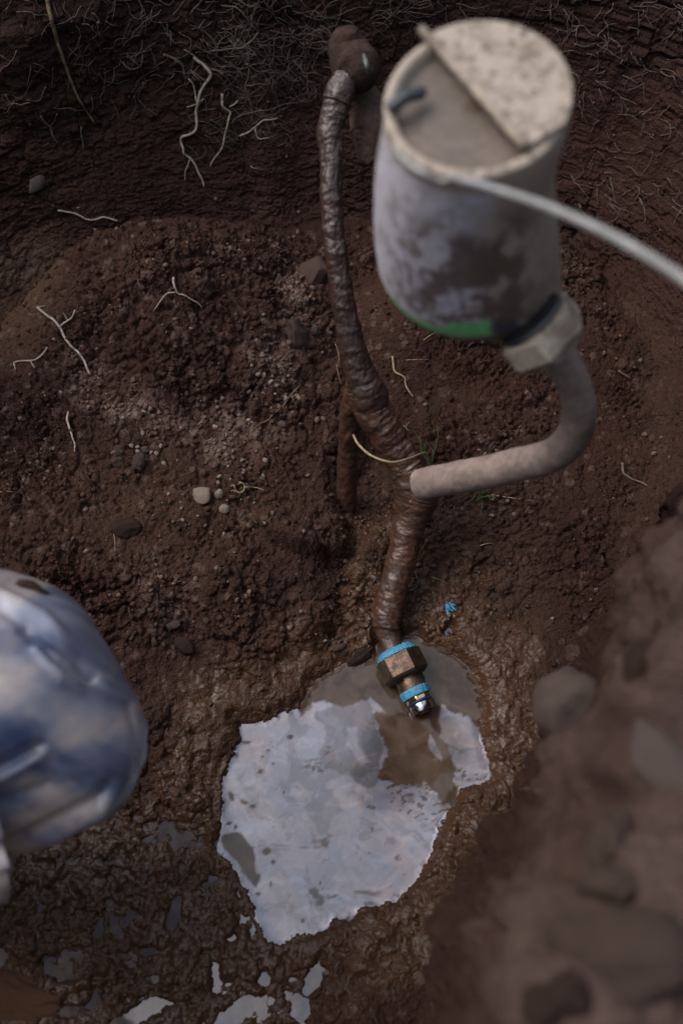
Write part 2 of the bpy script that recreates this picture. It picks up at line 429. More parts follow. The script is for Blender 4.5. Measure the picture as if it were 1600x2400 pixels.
# crumbs, lumps and cracks
apx, apy, _ = proj(np.stack([BX, BY, BZ + .02], -1).astype(float))
def blobp(cx, cy, rx_, ry_, rot=0, soft=.6):
    X = apx - cx; Y = apy - cy
    q = np.hypot((X * math.cos(rot) + Y * math.sin(rot)) / rx_, (-X * math.sin(rot) + Y * math.cos(rot)) / ry_)
    return 1 - sstep(1 - soft, 1 + soft * .3, q)
smoothwall = np.clip(blobp(520, 430, 330, 190, .0, .35), 0, 1) * sstep(.01, .05, sd)
near_r = sstep(.05, .22, sd) * sstep(.05, .12, Uu) * (1 - sstep(.35, .6, Vv))
left_top = sstep(.16, .3, sd) * sstep(.15, .35, -Uu)
def detail(U, V, wetk, rub, smw, wl_):
    h1, _i = clods(U / .034 + fbm(U * 40, V * 40, 2, 1) * .35, V / .034 + fbm(U * 40, V * 40, 2, 2) * .35, 11, .5)
    h2, i2 = clods(U / .016 + fbm(U * 90, V * 90, 2, 4) * .35, V / .016 + fbm(U * 90, V * 90, 2, 6) * .35, 12, .6)
    h3, i3 = clods(U / .0075, V / .0075, 13, .6)
    h4, _i = clods(U / .0042, V / .0042, 14, .55)
    f1, f2, _i = cells(U / .045 + fbm(U * 30, V * 30, 3, 8) * .5, V / .045 + fbm(U * 30, V * 30, 3, 9) * .5, 15)
    crack = 1 - sstep(0, .14, f2 - f1)
    f1b, f2b, fidb = cells(U / .014 + fbm(U * 80, V * 80, 3, 28) * .5, V / .014 + fbm(U * 80, V * 80, 3, 29) * .5, 16)
    crackb = 1 - sstep(0, .22, f2b - f1b)
    D = .012 * fbm(U * 12, V * 12, 5, 21, .55) * (.5 + .8 * rub)
    D = D + .034 * .45 * h1 * rub * (1 - .55 * wetk)
    D += .016 * .55 * h2 * (.15 + .9 * rub) * (1 - .35 * wetk)
    D += .0075 * .7 * h3 * (.18 + .7 * rub) * (1 - .4 * wetk)
    D += .0042 * .95 * h4 * (.35 + .6 * rub) * (1 - .6 * wetk)
    D += .006 * fbm(U * 42, V * 42, 2, 47) * wetk + .0030 * np.abs(fbm(U * 85, V * 85, 2, 48)) * wetk
    D -= .010 * crack * rub * (1 - .5 * wetk)
    D -= .0045 * crackb * np.clip(rub * 1.2 + .1, 0, 1) * (1 - .3 * wetk)
    D += (np.floor(fidb * 4) * .0012 + f1b * .003 - .002) * np.clip(rub, .15, 1) * (1 - .5 * wetk)
    f1c, f2c, fidc = cells(U / .006, V / .006, 18)
    D += (fidc * .0024 - .0016 * (1 - sstep(0, .3, f2c - f1c))) * (.22 + .7 * rub) * (1 - .75 * wetk)
    D += .0016 * fbm(U * 160, V * 160, 3, 41) * (1 - .6 * wetk)
    D += .0014 * fbm((U * .5 + V) * 130, (U - V * .5) * 50, 3, 61) * smw
    lump = (h3 > .1) * (i3 > .82) * 1.0 + (h2 > .12) * (i2 > .9) * .8
    return D, lump
ca_, cb_ = fbm(Uu * 8, Vv * 8, 3, 101), fbm(arc * 7, d * 7, 3, 102)
rub = np.clip(.42 + 1.1 * ca_, 0.04, 1) * (1 - wallm) + wallm * np.clip(.25 + .7 * cb_, 0.03, 1)
rub *= 1 - .65 * smoothwall
wetk = wet; D = np.zeros_like(sd); LUMP = np.zeros_like(sd)
mA = wallseg < .999; mB = wallseg > .001
dA, lA = detail(BX[mA], BY[mA], wet[mA], rub[mA], smoothwall[mA], 0)
dB, lB = detail(arc[mB], d[mB], wet[mB], rub[mB], smoothwall[mB], 1)
D[mA] += dA * (1 - wallseg[mA]); D[mB] += dB * wallseg[mB]; LUMP[mA] += lA * (1 - wallseg[mA]); LUMP[mB] += lB * wallseg[mB]
cA, cB = np.where(wallseg > .5, arc, Uu), np.where(wallseg > .5, d, Vv)
def bumps(U, V): return .040 * fbm(U * 8, V * 8, 5, 141, .58) + .036 * clods(U / .055 + fbm(U * 22, V * 22, 3, 1) * .5, V / .055 + fbm(U * 22, V * 22, 3, 2) * .5, 19, .75)[0] + .018 * clods(U / .026, V / .026 + fbm(U * 50, V * 50, 2, 2) * .3, 20, .7)[0]
D += near_r * (bumps(arc, d) * wallseg + bumps(BX, BY) * (1 - wallseg))
D += left_top * .03 * fbm(arc * 10, d * 10, 4, 151)
# keep pool bottom calm and low
D *= np.where(psd < 0, 1 - .85 * sstep(0, .03, -psd), 1) * (.25 + .75 * sstep(-.004, .03, psd))
D *= 1 - .45 * lowleft
D = np.where(psd < -.012, np.minimum(D, .004), D)
D = D.astype(np.float32)

# normals of the base sheet
def gridnorm(X, Y, Z):
    du = np.stack([np.gradient(q, axis=1) for q in (X, Y, Z)], -1); dv = np.stack([np.gradient(q, axis=0) for q in (X, Y, Z)], -1)
    nn = np.cross(du, dv); nn /= np.linalg.norm(nn, axis=-1, keepdims=True) + 1e-12; return nn
BZ = BZ + H * (1 - sstep(0, .25, sd))
N0 = gridnorm(BX, BY, BZ)
TX = BX + N0[..., 0] * D; TY = BY + N0[..., 1] * D; TZ = BZ + N0[..., 2] * D
G = np.stack([TX, TY, TZ], -1).astype(np.float32)

# colour of the soil
dark = np.array([.024, .0122, .0095]); mid = np.array([.044, .0245, .0180]); light = np.array([.165, .120, .098]); red = np.array([.038, .017, .012]); tan = np.array([.080, .048, .031])
t = np.clip(.45 + .9 * fbm(Uu * 6, Vv * 6, 4, 201), 0, 1)[..., None]
colr = dark * (1 - t) + mid * t
tanm = (blobp(60, 760, 170, 260, .1, .35) * .95 + blobp(330, 1250, 420, 170, 0, .8) * .5)[..., None]
colr = colr * (1 - np.clip(tanm, 0, 1) * .6) + tan * np.clip(tanm, 0, 1) * .6
patch = blobp(330, 1060, 150, 60, .3, .9) + blobp(640, 920, 70, 60, 0, .9) + blobp(560, 1080, 130, 80, 0, .9) + blobp(700, 780, 50, 70, 0, .7) + .8 * blobp(60, 640, 90, 60, 0, .8) + .5 * blobp(240, 980, 60, 40, 0, .8) + .45 * blobp(400, 1420, 90, 80, 0, .8)
pale = np.clip(patch * (.35 + 1.1 * fbm(Uu * 40, Vv * 40, 3, 211)), 0, 1)
lump = np.clip(LUMP, 0, 1) * (.25 + .6 * np.clip(patch, 0, 1)) * dryness * (1 - .6 * wallm)
pale = np.clip(np.maximum(pale * 1.0, lump), 0, 1)[..., None]
colr = colr * (1 - pale) + light * pale
rr_ = (np.clip(fbm(Uu * 11, Vv * 11, 3, 221) * 2 - .2, 0, 1) * .7)[..., None]
colr = colr * (1 - rr_) + red * rr_
wcol = np.array([.062, .0290, .0115])
wl = (np.clip(sstep(.45, 1, wet), 0, 1) * .75)[..., None]
colr = colr * (1 - wl) + wcol * wl
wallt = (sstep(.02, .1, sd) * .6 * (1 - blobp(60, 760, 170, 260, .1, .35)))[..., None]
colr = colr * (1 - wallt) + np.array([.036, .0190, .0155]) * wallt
top_shade = (sstep(.22, .42, d) * sstep(.3, .5, by))[..., None] * .7
colr = colr * (1 - top_shade) + np.array([.017, .0105, .0088]) * top_shade      # shade of the upper wall painted in, darker with height
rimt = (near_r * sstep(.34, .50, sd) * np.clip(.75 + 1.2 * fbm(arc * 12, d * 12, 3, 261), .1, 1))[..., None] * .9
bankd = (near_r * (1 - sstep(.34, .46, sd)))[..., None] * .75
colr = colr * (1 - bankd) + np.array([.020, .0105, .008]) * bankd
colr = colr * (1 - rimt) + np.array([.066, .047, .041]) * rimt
wet = wet * (1 - sstep(.06, .2, sd))

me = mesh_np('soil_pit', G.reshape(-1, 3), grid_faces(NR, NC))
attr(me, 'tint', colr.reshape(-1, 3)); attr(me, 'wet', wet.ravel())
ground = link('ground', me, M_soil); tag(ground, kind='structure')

# lookup: pixel -> nearest visible ground point and normal
GN = gridnorm(TX, TY, TZ)
gpx, gpy, gd = proj(G.reshape(-1, 3).astype(float))
ok = (gpx > -500) & (gpx < 2100) & (gpy > -400) & (gpy < 2800) & (gd > 0.05)
idx = np.where(ok)[0]
BIN = 6.0
key = ((gpy[idx] + 400) // BIN).astype(int) * 500 + ((gpx[idx] + 500) // BIN).astype(int)
order = np.lexsort((gd[idx], key)); ks = key[order]
first = np.concatenate([[True], ks[1:] != ks[:-1]])
BINMAP = dict(zip(ks[first].tolist(), idx[order][first].tolist()))
Gf = G.reshape(-1, 3); GNf = GN.reshape(-1, 3)
def ground_at(px, py):
    ky = int((py + 400) // BIN); kx = int((px + 500) // BIN)
    for r in range(0, 6):
        best = None
        for a in range(-r, r + 1):
            for b_ in range(-r, r + 1):
                i = BINMAP.get((ky + a) * 500 + kx + b_)
                if i is not None and (best is None or gd[i] < gd[best]): best = i
        if best is not None:
            dd = gd[best]; return PD(px, py, dd), GNf[best].astype(float), dd
    return P(px, py, 0), np.array([0, 0, 1.0]), 1.0

# ------------------------------------------------------------------ loose crumbs of earth: too many to count
def crumbs(name, prob, N, s0, s1, colf, wetv, label, seed):
    rg = np.random.default_rng(seed)
    p = (prob * (np.gradient(gx)[None, :] * np.gradient(gy)[:, None])).ravel().astype(float); p /= p.sum()
    ii = rg.choice(len(p), N, p=p)
    g = (1 + 5 ** .5) / 2
    iv = np.array([(-1, g, 0), (1, g, 0), (-1, -g, 0), (1, -g, 0), (0, -1, g), (0, 1, g), (0, -1, -g), (0, 1, -g), (g, 0, -1), (g, 0, 1), (-g, 0, -1), (-g, 0, 1)]) / 1.9
    ifc = np.array([(0, 11, 5), (0, 5, 1), (0, 1, 7), (0, 7, 10), (0, 10, 11), (1, 5, 9), (5, 11, 4), (11, 10, 2), (10, 7, 6), (7, 1, 8), (3, 9, 4), (3, 4, 2), (3, 2, 6), (3, 6, 8), (3, 8, 9), (4, 9, 5), (2, 4, 11), (6, 2, 10), (8, 6, 7), (9, 8, 1)])
    sz = s0 + (s1 - s0) * rg.random(N) ** 3
    sh = iv[None] * rg.uniform(.65, 1.3, (N, 12, 1)) * rg.uniform(.6, 1.1, (N, 1, 3))
    Qm = rg.normal(size=(N, 3, 3)); Qm, _ = np.linalg.qr(Qm)
    sh = np.einsum('nij,nkj->nki', Qm, sh) * sz[:, None, None]
    c = Gf[ii] + GNf[ii] * (sz * .35)[:, None]
    V = (c[:, None] + sh).reshape(-1, 3)
    F = (ifc[None] + (np.arange(N) * 12)[:, None, None]).reshape(-1, 3)
    me = mesh_np(name, V, F, smooth=False)
    base = colr.reshape(-1, 3)[ii] * rg.uniform(.7, 1.5, (N, 1)) + (rg.random((N, 1)) < .10) * np.array([.08, .062, .052])
    attr(me, 'tint', np.repeat(base * colf, 12, 0)); attr(me, 'wet', np.full(len(V), wetv, np.float32))
    o = link(name, me, M_soil); tag(o, label, 'crumbs', kind='stuff')
dryp = dryness * (1 - wallm) * (psd > .02) * (Vv > .1) * (.15 + sstep(.45, .9, rub) * 1.6 + 1.5 * np.clip(patch, 0, 1)) * (np.abs(Uu) < .5) * (Vv < 1.0)
crumbs('soil_crumbs', dryp, 8000, .0009, .0042, 1.1, 0.0, 'loose dry crumbs of brown earth strewn over the pit floor', 5)
crumbs('soil_crumbs', sstep(.0, .04, sd) * (1 - sstep(.3, .5, d)) * (Vv > .3) * (np.abs(Uu) < .7) * (Vv < 1.28) + 0.0, 2500, .0008, .0032, 1.1, 0.0, 'tiny crumbs of dark earth clinging to the pit walls', 6)
crumbs('wet_grit', sstep(.3, .8, wet) * (psd > .004) * (blob(880, 1300, 200, 260, 0, .8) + .25 * blob(1080, 1450, 160, 160, 0, .8) + .05) * (Vv < .9), 1000, .0010, .0042, 1.0, .85, 'wet grit and small gravel in the mud round the pipe', 7)

# ------------------------------------------------------------------ puddle water
wxs = np.arange(-.36, .24, .0016); wys = np.arange(0.02, .56, .0016)
WX, WY = np.meshgrid(wxs, wys)
Uu_, Vv_ = Uu, Vv
Uu, Vv = WX, WY                                       # let blob() work on the water grid
def reg(pts, soft=.004, jit=.006, s=0, fr=45):
    a = fbm(WX * fr, WY * fr, 4, 300 + s, .6) * jit; b2 = fbm(WX * fr, WY * fr, 4, 340 + s, .6) * jit
    q, _, _ = poly_sd(WX + a, WY + b2, pix_poly(pts)); return 1 - sstep(-soft, soft, q)
brown = reg([(700, 1680), (730, 1640), (800, 1655), (860, 1640), (890, 1710), (905, 1760), (885, 1830), (960, 1850), (990, 1830), (1040, 1880), (1075, 1890), (1065, 1780),
             (1035, 1720), (1030, 1650), (1100, 1690), (1150, 1730), (1200, 1600), (1100, 1400), (800, 1400), (700, 1560)], .0012, .010, 1)
isl = reg([(1005, 1720), (1030, 1760), (1035, 1785), (1005, 1750)], .0008, .003, 4)
sliv = reg([(865, 1632), (885, 1650), (905, 1672), (885, 1668), (866, 1648)], .0008, .002, 5)
thin = reg([(740, 1665), (860, 1640), (880, 1700), (900, 1760), (885, 1820), (870, 1850), (800, 1810), (745, 1790), (760, 1720)], .0012, .008, 2)
streak = reg([(815, 1700), (838, 1705), (842, 1750), (868, 1785), (845, 1790), (815, 1750)], .0015, .006, 6)
cleft = reg([(520, 1955), (560, 1955), (600, 1985), (610, 2040), (600, 2075), (575, 2050), (545, 2010), (522, 1990)], .0010, .006, 3)
cleft *= 1 - reg([(596, 1985), (628, 1990), (625, 2060), (606, 2050)], .001, .006, 7)
holes = np.zeros_like(WX)
for (cx, cy, a_, b_, ro) in [(680, 1727, 9, 6, 0), (578, 1740, 13, 4, 0), (628, 1759, 7, 3, 0), (615, 1773, 4, 4, 0), (610, 1808, 8, 6, .5), (542, 1866, 7, 14, .5), (572, 1880, 12, 5, -.4), (592, 1890, 9, 6, 0),
                             (640, 2020, 6, 6, 0), (634, 2072, 4, 9, 0), (734, 1803, 4, 5, 0), (872, 1943, 4, 6, 0), (665, 1856, 3, 5, 0), (640, 1790, 5, 3, 0), (625, 1995, 12, 10, .4), (710, 2157, 5, 6, 0), (537, 1930, 9, 5, .4),
                             (552, 1938, 4, 8, 0), (605, 2095, 8, 4, 0), (750, 2070, 3, 4, 0), (866, 1998, 2, 3, 0)]:
    holes = np.maximum(holes, blob(cx, cy, a_, b_, ro, .35))
film = (1 - brown) + 0 * WX
film = np.maximum(film, np.maximum(isl, sliv))
ragged = (fbm((WX + WY * .4) * 130, (WY - WX * .4) * 260, 3, 401) > .18) & (blob(1040, 1860, 150, 70, 0, .7) > .25)
film = film * (1 - .85 * ragged)
cur = fbm(WX * 14 + 1.2 * fbm(WX * 9, WY * 9, 2, 481), WY * 30 + 1.2 * fbm(WX * 9, WY * 9, 2, 483), 5, 485, .6)
film = film * (1 - .75 * sstep(.26, .34, cur)) * (1 - cleft) * (1 - holes)
outside = sstep(0, .006, poly_sd(WX, WY, POOL)[0])
film = film * (1 - outside) + outside * .40  # small puddles outside the pool: film tone painted in for sky reflection
film_den = np.clip(.95 + .5 * fbm(WX * 18 + 1.2 * fbm(WX * 20, WY * 20, 4, 8), WY * 18 + 1.2 * fbm(WX * 20, WY * 20, 4, 9), 6, 411, .65), .45, 1.35)
film_den *= 1 - .42 * thin * (1 - streak)
wrp = fbm(WX * 12, WY * 12, 3, 433)
wr2 = fbm(WX * 35, WY * 35, 3, 437)
film_den = film_den * (1 - .30 * sstep(.10, .17, fbm(WX * 24 + wrp * 2 + wr2 * .6, WY * 24 - wrp * 2 + wr2 * .6, 5, 431, .62)) + .28 * sstep(.02, .3, fbm(WX * 22 - wrp * 3 + wr2 * .5, WY * 60 + wrp * 3, 5, 435, .65)))
edge = np.exp(-np.clip(-poly_sd(WX + fbm(WX * 60, WY * 60, 4, 71, .68) * .0075, WY + fbm(WX * 60, WY * 60, 4, 91, .68) * .0075, POOL)[0], 0, 1) / .0035) * (1 - outside)
Uu, Vv = Uu_, Vv_
film_den = film_den + .5 * edge * sstep(-.1, .3, fbm(WX * 30, WY * 30, 3, 471))  # brighter rim: meniscus highlight painted into the film colour
swirl = np.clip(.5 + 1.2 * fbm(WX * 12 + fbm(WX * 22, WY * 22, 4, 3) * 1.4, WY * 20 + fbm(WX * 16, WY * 16, 4, 13) * 1.4, 6, 441, .62), 0, 1)
wz = np.zeros_like(WX) + .00015 * fbm(WX * 25, WY * 25, 3, 451)
wz += .0010 * edge
me = mesh_np('water', np.stack([WX, WY, wz], -1).reshape(-1, 3), grid_faces(*WX.shape))
attr(me, 'film', (film * 1.0).ravel()); attr(me, 'dens', film_den.ravel()); attr(me, 'swirl', swirl.ravel()); attr(me, 'edge', edge.ravel())
M_water, n, b = new_mat('murky_water')
co = coords(n)
fa = nd(n, 'ShaderNodeAttribute', attribute_name='film').outputs['Fac']; de = nd(n, 'ShaderNodeAttribute', attribute_name='dens').outputs['Fac']
sw = nd(n, 'ShaderNodeAttribute', attribute_name='swirl').outputs['Fac']
brownc = mixc(n, maprange(n, sw, .2, 1.0, 0, 1), (.030, .0185, .0125), (.070, .048, .034))
n.links.new(brownc, b.inputs['Base Color']); b.inputs['Roughness'].default_value = .04; b.inputs['IOR'].default_value = 1.33
fb = nd(n, 'ShaderNodeBsdfPrincipled')
fcol = mixc(n, maprange(n, sw, .3, .8, 0, 1), (.118, .118, .142), (.168, .142, .144))
fcol2 = mixc(n, 1.0, fcol, nd(n, 'ShaderNodeCombineColor').outputs[0], 'MULTIPLY')
cc = [x for x in n.nodes if x.type == 'COMBINE_COLOR'][0]
for i in range(3): n.links.new(de, cc.inputs[i])
n.links.new(fcol2, fb.inputs['Base Color']); fb.inputs['Roughness'].default_value = .10; fb.inputs['IOR'].default_value = 1.6
fb.inputs['Metallic'].default_value = .15
mx = nd(n, 'ShaderNodeMixShader'); n.links.new(fa, mx.inputs[0]); n.links.new(b.outputs[0], mx.inputs[1]); n.links.new(fb.outputs[0], mx.inputs[2])
n.links.new(mx.outputs[0], n.nodes['Material Output'].inputs['Surface'])
water = link('water', me, M_water); tag(water, kind='structure')

# ------------------------------------------------------------------ muddy pipe with riser, branch, valve and fitting
def path_px(pts, n):
    """(px, py, z, width in pixels) -> smooth world path and radii"""
    W = np.array([list(P(a, b_, z)) + [wd / 2 * depth(P(a, b_, z)) / F_PX] for a, b_, z, wd in pts])
    q = smooth_path(W, n); return q[:, :3], q[:, 3] * .89
def mud_disp(amp, fs, fa, seed, ridge=0):
    def f(s, a):
        X = s * fs * 1.5; Y = np.cos(a) * fa * 1.05; Z = np.sin(a) * fa * 1.05
        v = 0
        for k_, (g_, o_) in enumerate(((.55, 4), (1.3, 4))):
            v = v + (1, .7)[k_] * (fbm(X * g_ + 9, Y * g_, o_, seed + k_, .6) + fbm(Y * g_ + 5, Z * g_ + X * g_ * .5, o_, seed + 3 + k_, .6) + fbm(Z * g_, X * g_ + 3, o_, seed + 7 + k_, .6)) * .62
        if ridge: v = v + ridge * np.sin(s * 900 + 2.2 * np.sin(a) + 4 * fbm(s * 60, a, 2, seed + 3))
        return v * amp
    return f
pipe = empty('water_pipe', tuple(P(812, 1240, 0.0)))
tag(pipe, 'mud-coated forked pipe rising from the floor of the pit, brass fitting at its lower end', 'pipe')
p_, r_ = path_px([(806, 1245, -.01, 56), (811, 1180, .025, 54), (815, 1060, .095, 54), (824, 960, .155, 58), (838, 900, .19, 64)], 120)
tube_obj('stub_pipe', p_, r_, M_mudpipe, pipe, 64, mud_disp(.0018, 70, 1.2, 5, .05))
p_, r_ = path_px([(880, 985, .165, 78), (862, 925, .19, 100), (838, 860, .215, 76), (815, 760, .25, 64), (796, 650, .285, 60), (784, 560, .31, 58), (776, 460, .335, 58), (776, 370, .355, 60), (776, 300, .37, 74), (790, 240, .385, 66)], 260)
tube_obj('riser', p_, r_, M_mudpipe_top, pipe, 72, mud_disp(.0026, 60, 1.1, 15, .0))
p_, r_ = path_px([(846, 905, .195, 92), (874, 965, .175, 94), (914, 1030, .15, 92), (950, 1085, .13, 96), (970, 1135, .115, 104), (962, 1195, .09, 92)], 160)
tube_obj('branch_pipe', p_, r_, M_mudpipe, pipe, 72, mud_disp(.0030, 65, 1.3, 25))
p_, r_ = path_px([(1000, 1120, .13, 84), (984, 1160, .108, 100), (962, 1220, .085, 86), (942, 1300, .062, 80), (922, 1380, .042, 76), (908, 1440, .026, 78), (904, 1470, .02, 74)], 200)
tube_obj('lower_pipe', p_, r_, M_mudpipe, pipe, 72, mud_disp(.0020, 70, 1.2, 35, .035))
p_, r_ = path_px([(903, 1455, .018, 76), (912, 1495, .012, 60), (924, 1530, .010, 56)], 50)
tube_obj('pipe_neck', p_, r_, M_mudpipe, pipe, 40, mud_disp(.0012, 60, 1.1, 45))
# valve at the head of the riser
vz = .40
vc = P(828, 150, vz); sc_ = depth(vc) / F_PX
vt = P(812, 70, vz + .02)
q = smooth_path(np.array([list(P(850, 190, vz)) + [30 * sc_], list(P(842, 168, vz)) + [56 * sc_], list(vc) + [54 * sc_], list(P(815, 105, vz + .008)) + [46 * sc_], list(vt) + [26 * sc_]]), 60)
V, Q, T3 = tube(q[:, :3], q[:, 3], 48, True, mud_disp(.002, 50, 1.4, 55))
link('valve_cap', mesh_mixed('valve_cap', V, Q, T3), M_clod_dark, pipe)
p_, r_ = path_px([(790, 240, .385, 76), (802, 205, .393, 74), (822, 165, .40, 70)], 40)
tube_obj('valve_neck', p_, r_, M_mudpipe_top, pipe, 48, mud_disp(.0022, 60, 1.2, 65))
p_, r_ = path_px([(812, 215, .37, 70), (850, 245, .36, 105), (868, 300, .35, 100), (862, 350, .34, 70), (850, 385, .335, 30)], 70)
tube_obj('valve_body', p_, r_, M_stone_brown, pipe, 56, mud_disp(.003, 50, 1.4, 75))
# smear of pale paint on the valve cap
p_, r_ = path_px([(852, 128, vz + .027, 14), (858, 150, vz + .029, 22), (862, 172, vz + .022, 12)], 20)
# (kept thin so that it lies on the cap)
tube_obj('paint_smear', p_, r_ * .6, simple('pale_scrape', (.085, .085, .08), .6, .3, .4, 100, .0005), pipe, 12)

# fitting
fit = empty('pipe_fitting', (0, 0, 0)); fit.parent = pipe; fit.matrix_parent_inverse = Matrix.Translation(-Vector(pipe.location))
A0 = P(922, 1520, .018); A1 = P(1000, 1682, .006)
AX = A1 - A0; AL = np.linalg.norm(AX); AX = AX / AL
S2 = np.cross(AX, [0, 0, 1.0]); S2 /= np.linalg.norm(S2); S3 = np.cross(S2, AX)
MM = depth(A0) / F_PX * .88
def lathe(prof, seg=48, sides=0, rot=0, ec=None):
    """prof: (t along axis in px of the photo, radius in px); sides>0 makes a prism"""
    a = np.linspace(0, 2 * math.pi, seg, endpoint=False)
    V = []
    for t, r in prof:
        if sides:
            w_ = math.pi / sides; k = np.cos(w_) / np.cos(((a + rot) % (2 * w_)) - w_); k = np.minimum(k, .985)
        else: k = np.ones(seg)
        V.append(A0 + AX * t * MM + (r * MM * k)[:, None] * (np.cos(a)[:, None] * S2 + np.sin(a)[:, None] * S3))
    V = np.array(V).reshape(-1, 3); Q = grid_faces(len(prof), seg, True); k = len(V)
    V = np.vstack([V, V[:seg].mean(0), V[-seg:].mean(0)]); j = np.arange(seg); j2 = (j + 1) % seg
    T3 = np.vstack([np.stack([j2, j, np.full(seg, k)], 1), np.stack([k - seg + j, k - seg + j2, np.full(seg, k + 1)], 1)])
    return V, Q, T3
def flink(name, g, mat, smooth=True, ang=None, sub=fit):
    me = mesh_mixed(name, *g, smooth=smooth)
    if smooth: me.set_sharp_from_angle(angle=math.radians(28))
    o = bpy.data.objects.new(name, me); C.objects.link(o); me.materials.append(mat); o.parent = sub
    o.matrix_parent_inverse = Matrix.Translation(-Vector(pipe.location)) @ Matrix.Identity(4) if False else Matrix.Identity(4)
    return o
def ring_rough(g, amp, seed):
    V = g[0]; V[:] = V + (fbm(V[:, 0] * 700, V[:, 1] * 700, 3, seed) * amp)[:, None] * np.array([0, 0, 1.0]); return g
flink('sealing_tape', ring_rough(lathe([(2, 30), (3, 44), (8, 50), (15, 55), (22, 57), (24, 50)], 90), .0022, 3), M_bluetape)
flink('hex_nut', lathe([(20, 44), (20.5, 58), (24, 64), (76, 64), (82, 60), (84, 56), (88, 50), (88, 30)], 72, 6, .25), M_bronze)
flink('barrel', lathe([(84, 34), (86, 38), (92, 38), (93, 36), (118, 38), (122, 36), (122, 20)], 60), M_bronze)
flink('sealing_tape', ring_rough(lathe([(118, 34), (119, 40), (124, 41), (133, 40), (140, 39), (142, 32)], 90), .0014, 8), M_bluetape)
flink('brass_collar', lathe([(138, 30), (138.5, 33), (141, 34), (152, 34), (154, 31)], 60, 8, .3), M_brass)
flink('o_ring', lathe([(152, 30), (153, 33), (156, 34.5), (159, 33), (160, 30)], 48), M_navy)
flink('steel_sleeve', lathe([(158, 28), (159, 30), (162, 31), (180, 31), (182, 30), (183, 27), (180, 26), (178, 10)], 60), M_chrome)
flink('inlet', lathe([(178, 16), (185, 17), (186, 14), (180, 10)], 40), M_brass)

# ------------------------------------------------------------------ canister on the bent tube
CD = .475
cc0 = PD(1115, 238, CD)
vdir = ray(1115, 238); vdir = vdir / np.linalg.norm(vdir)
imgdown = -UV; imgdown = imgdown - vdir * (imgdown @ vdir); imgdown /= np.linalg.norm(imgdown)
imgright = np.cross(vdir, -imgdown); 
th = math.radians(41)
ax = vdir * math.cos(th) + imgdown * math.sin(th) ; ax /= np.linalg.norm(ax)
e1 = imgright - ax * (imgright @ ax); e1 /= np.linalg.norm(e1); e2 = np.cross(ax, e1)
if e2 @ imgdown > 0: e2 = -e2                       # e2 points up in the picture
k0 = CD / F_PX * 1.0
can = empty('plastic_canister', tuple(cc0 + ax * .12))
tag(can, 'dirty white round plastic canister with a green band, held up on a bent tube', 'canister')
R0 = 218 * k0
# rings: (distance along the axis, radius factor, shift along e1, shift along e2)
prof = [(.000, 1.0, 0, 0), (.010, 1.01, 0, 0), (.05, 1.06, -.006, 0), (.09, 1.15, -.0065, 0), (.115, 1.20, -.0055, 0), (.132, 1.20, -.004, 0), (.147, 1.08, .003, -.001),
        (.158, .88, .013, -.004), (.167, .66, .023, -.007), (.175, .45, .032, -.009), (.180, .34, .036, -.010)]
pr = smooth_path(np.array(prof), 260)
SEG = 260
a = np.linspace(0, 2 * math.pi, SEG, endpoint=False)
cen = cc0 + pr[:, 0:1] * ax + pr[:, 2:3] * e1 + pr[:, 3:4] * e2
V = cen[:, None] + (R0 * pr[:, 1])[:, None, None] * (np.cos(a)[None, :, None] * e1 + np.sin(a)[None, :, None] * e2)
SS = np.repeat(pr[:, 0], SEG); AA = np.tile(a, 260)
V = V.reshape(-1, 3)
# rim inner lip + recessed plate
def ringv(dist, rf): return cc0 + dist * ax + R0 * rf * (np.cos(a)[:, None] * e1 + np.sin(a)[:, None] * e2)
lip = [ringv(-.0012, .985), ringv(-.0012, .89), ringv(.0035, .87)] + [ringv(.0045, q) for q in np.linspace(.85, .02, 60)]
nl_ = len(lip)
V = np.vstack([np.array(lip[::-1]).reshape(-1, 3), V])
Q = grid_faces(nl_ + 260, SEG, True)
T3 = np.zeros((0, 3), int)
# colours of plastic, label, band and dried mud
rfs = np.concatenate([np.repeat([.02] * 0 + list(np.linspace(.85, .02, 60)[::-1]) + [.87, .89, .985], SEG), np.full(260 * SEG, 1.0)])
SS = np.concatenate([np.zeros(nl_ * SEG), SS]); AA = np.concatenate([np.tile(a, nl_), AA])
top = np.arange(len(V)) < nl_ * SEG
cx_ = rfs * np.cos(AA); cy_ = rfs * np.sin(AA)
nu = np.where(top, cx_ * 3, AA * 3.0); nv = np.where(top, cy_ * 3 + 40, SS * 60)
m1 = fbm(nu * 1.0, nv * 1.0, 5, 501, .6); m2 = fbm(nu * 3, nv * 2, 4, 511, .6)
plast = np.array([.24, .198, .158]); mudc = np.array([.062, .041, .031]); lab = np.array([.33, .31, .35]); lab_m = np.array([.14, .115, .10])
greenc = np.array([.14, .44, .17]); navy = np.array([.042, .042, .065]); maroon = np.array([.065, .045, .043])
col = np.tile(plast, (len(V), 1))
def paint(mask, c):
    global col
    mask = np.clip(mask, 0, 1)[:, None]; col = col * (1 - mask) + np.array(c) * mask
ang = np.degrees(AA) % 360                         # 0 right, 90 up (away), 180 left, 270 towards viewer
side = ~top
labm = side & (ang > 165) & (ang < 300) & (SS > .006)
lf = sstep(168, 174, ang) * (1 - sstep(262, 292, ang + 14 * m1)) * sstep(.008, .014, SS) * (1 - sstep(.120, .126, SS)) * side
paint(lf, lab)
paint(lf * (1 - sstep(200, 205, ang + 6 * m1)) * 0, lab)
gm = side * sstep(.124 - .009 * sstep(250, 262, ang), .126 - .009 * sstep(250, 262, ang), SS + .005 * m2) * (1 - sstep(.134, .136, SS + .0015 * m2)) * sstep(165, 172, ang) * (1 - sstep(283, 285, ang)) * sstep(-.45, -.05, m2 + .25 * (ang > 255))
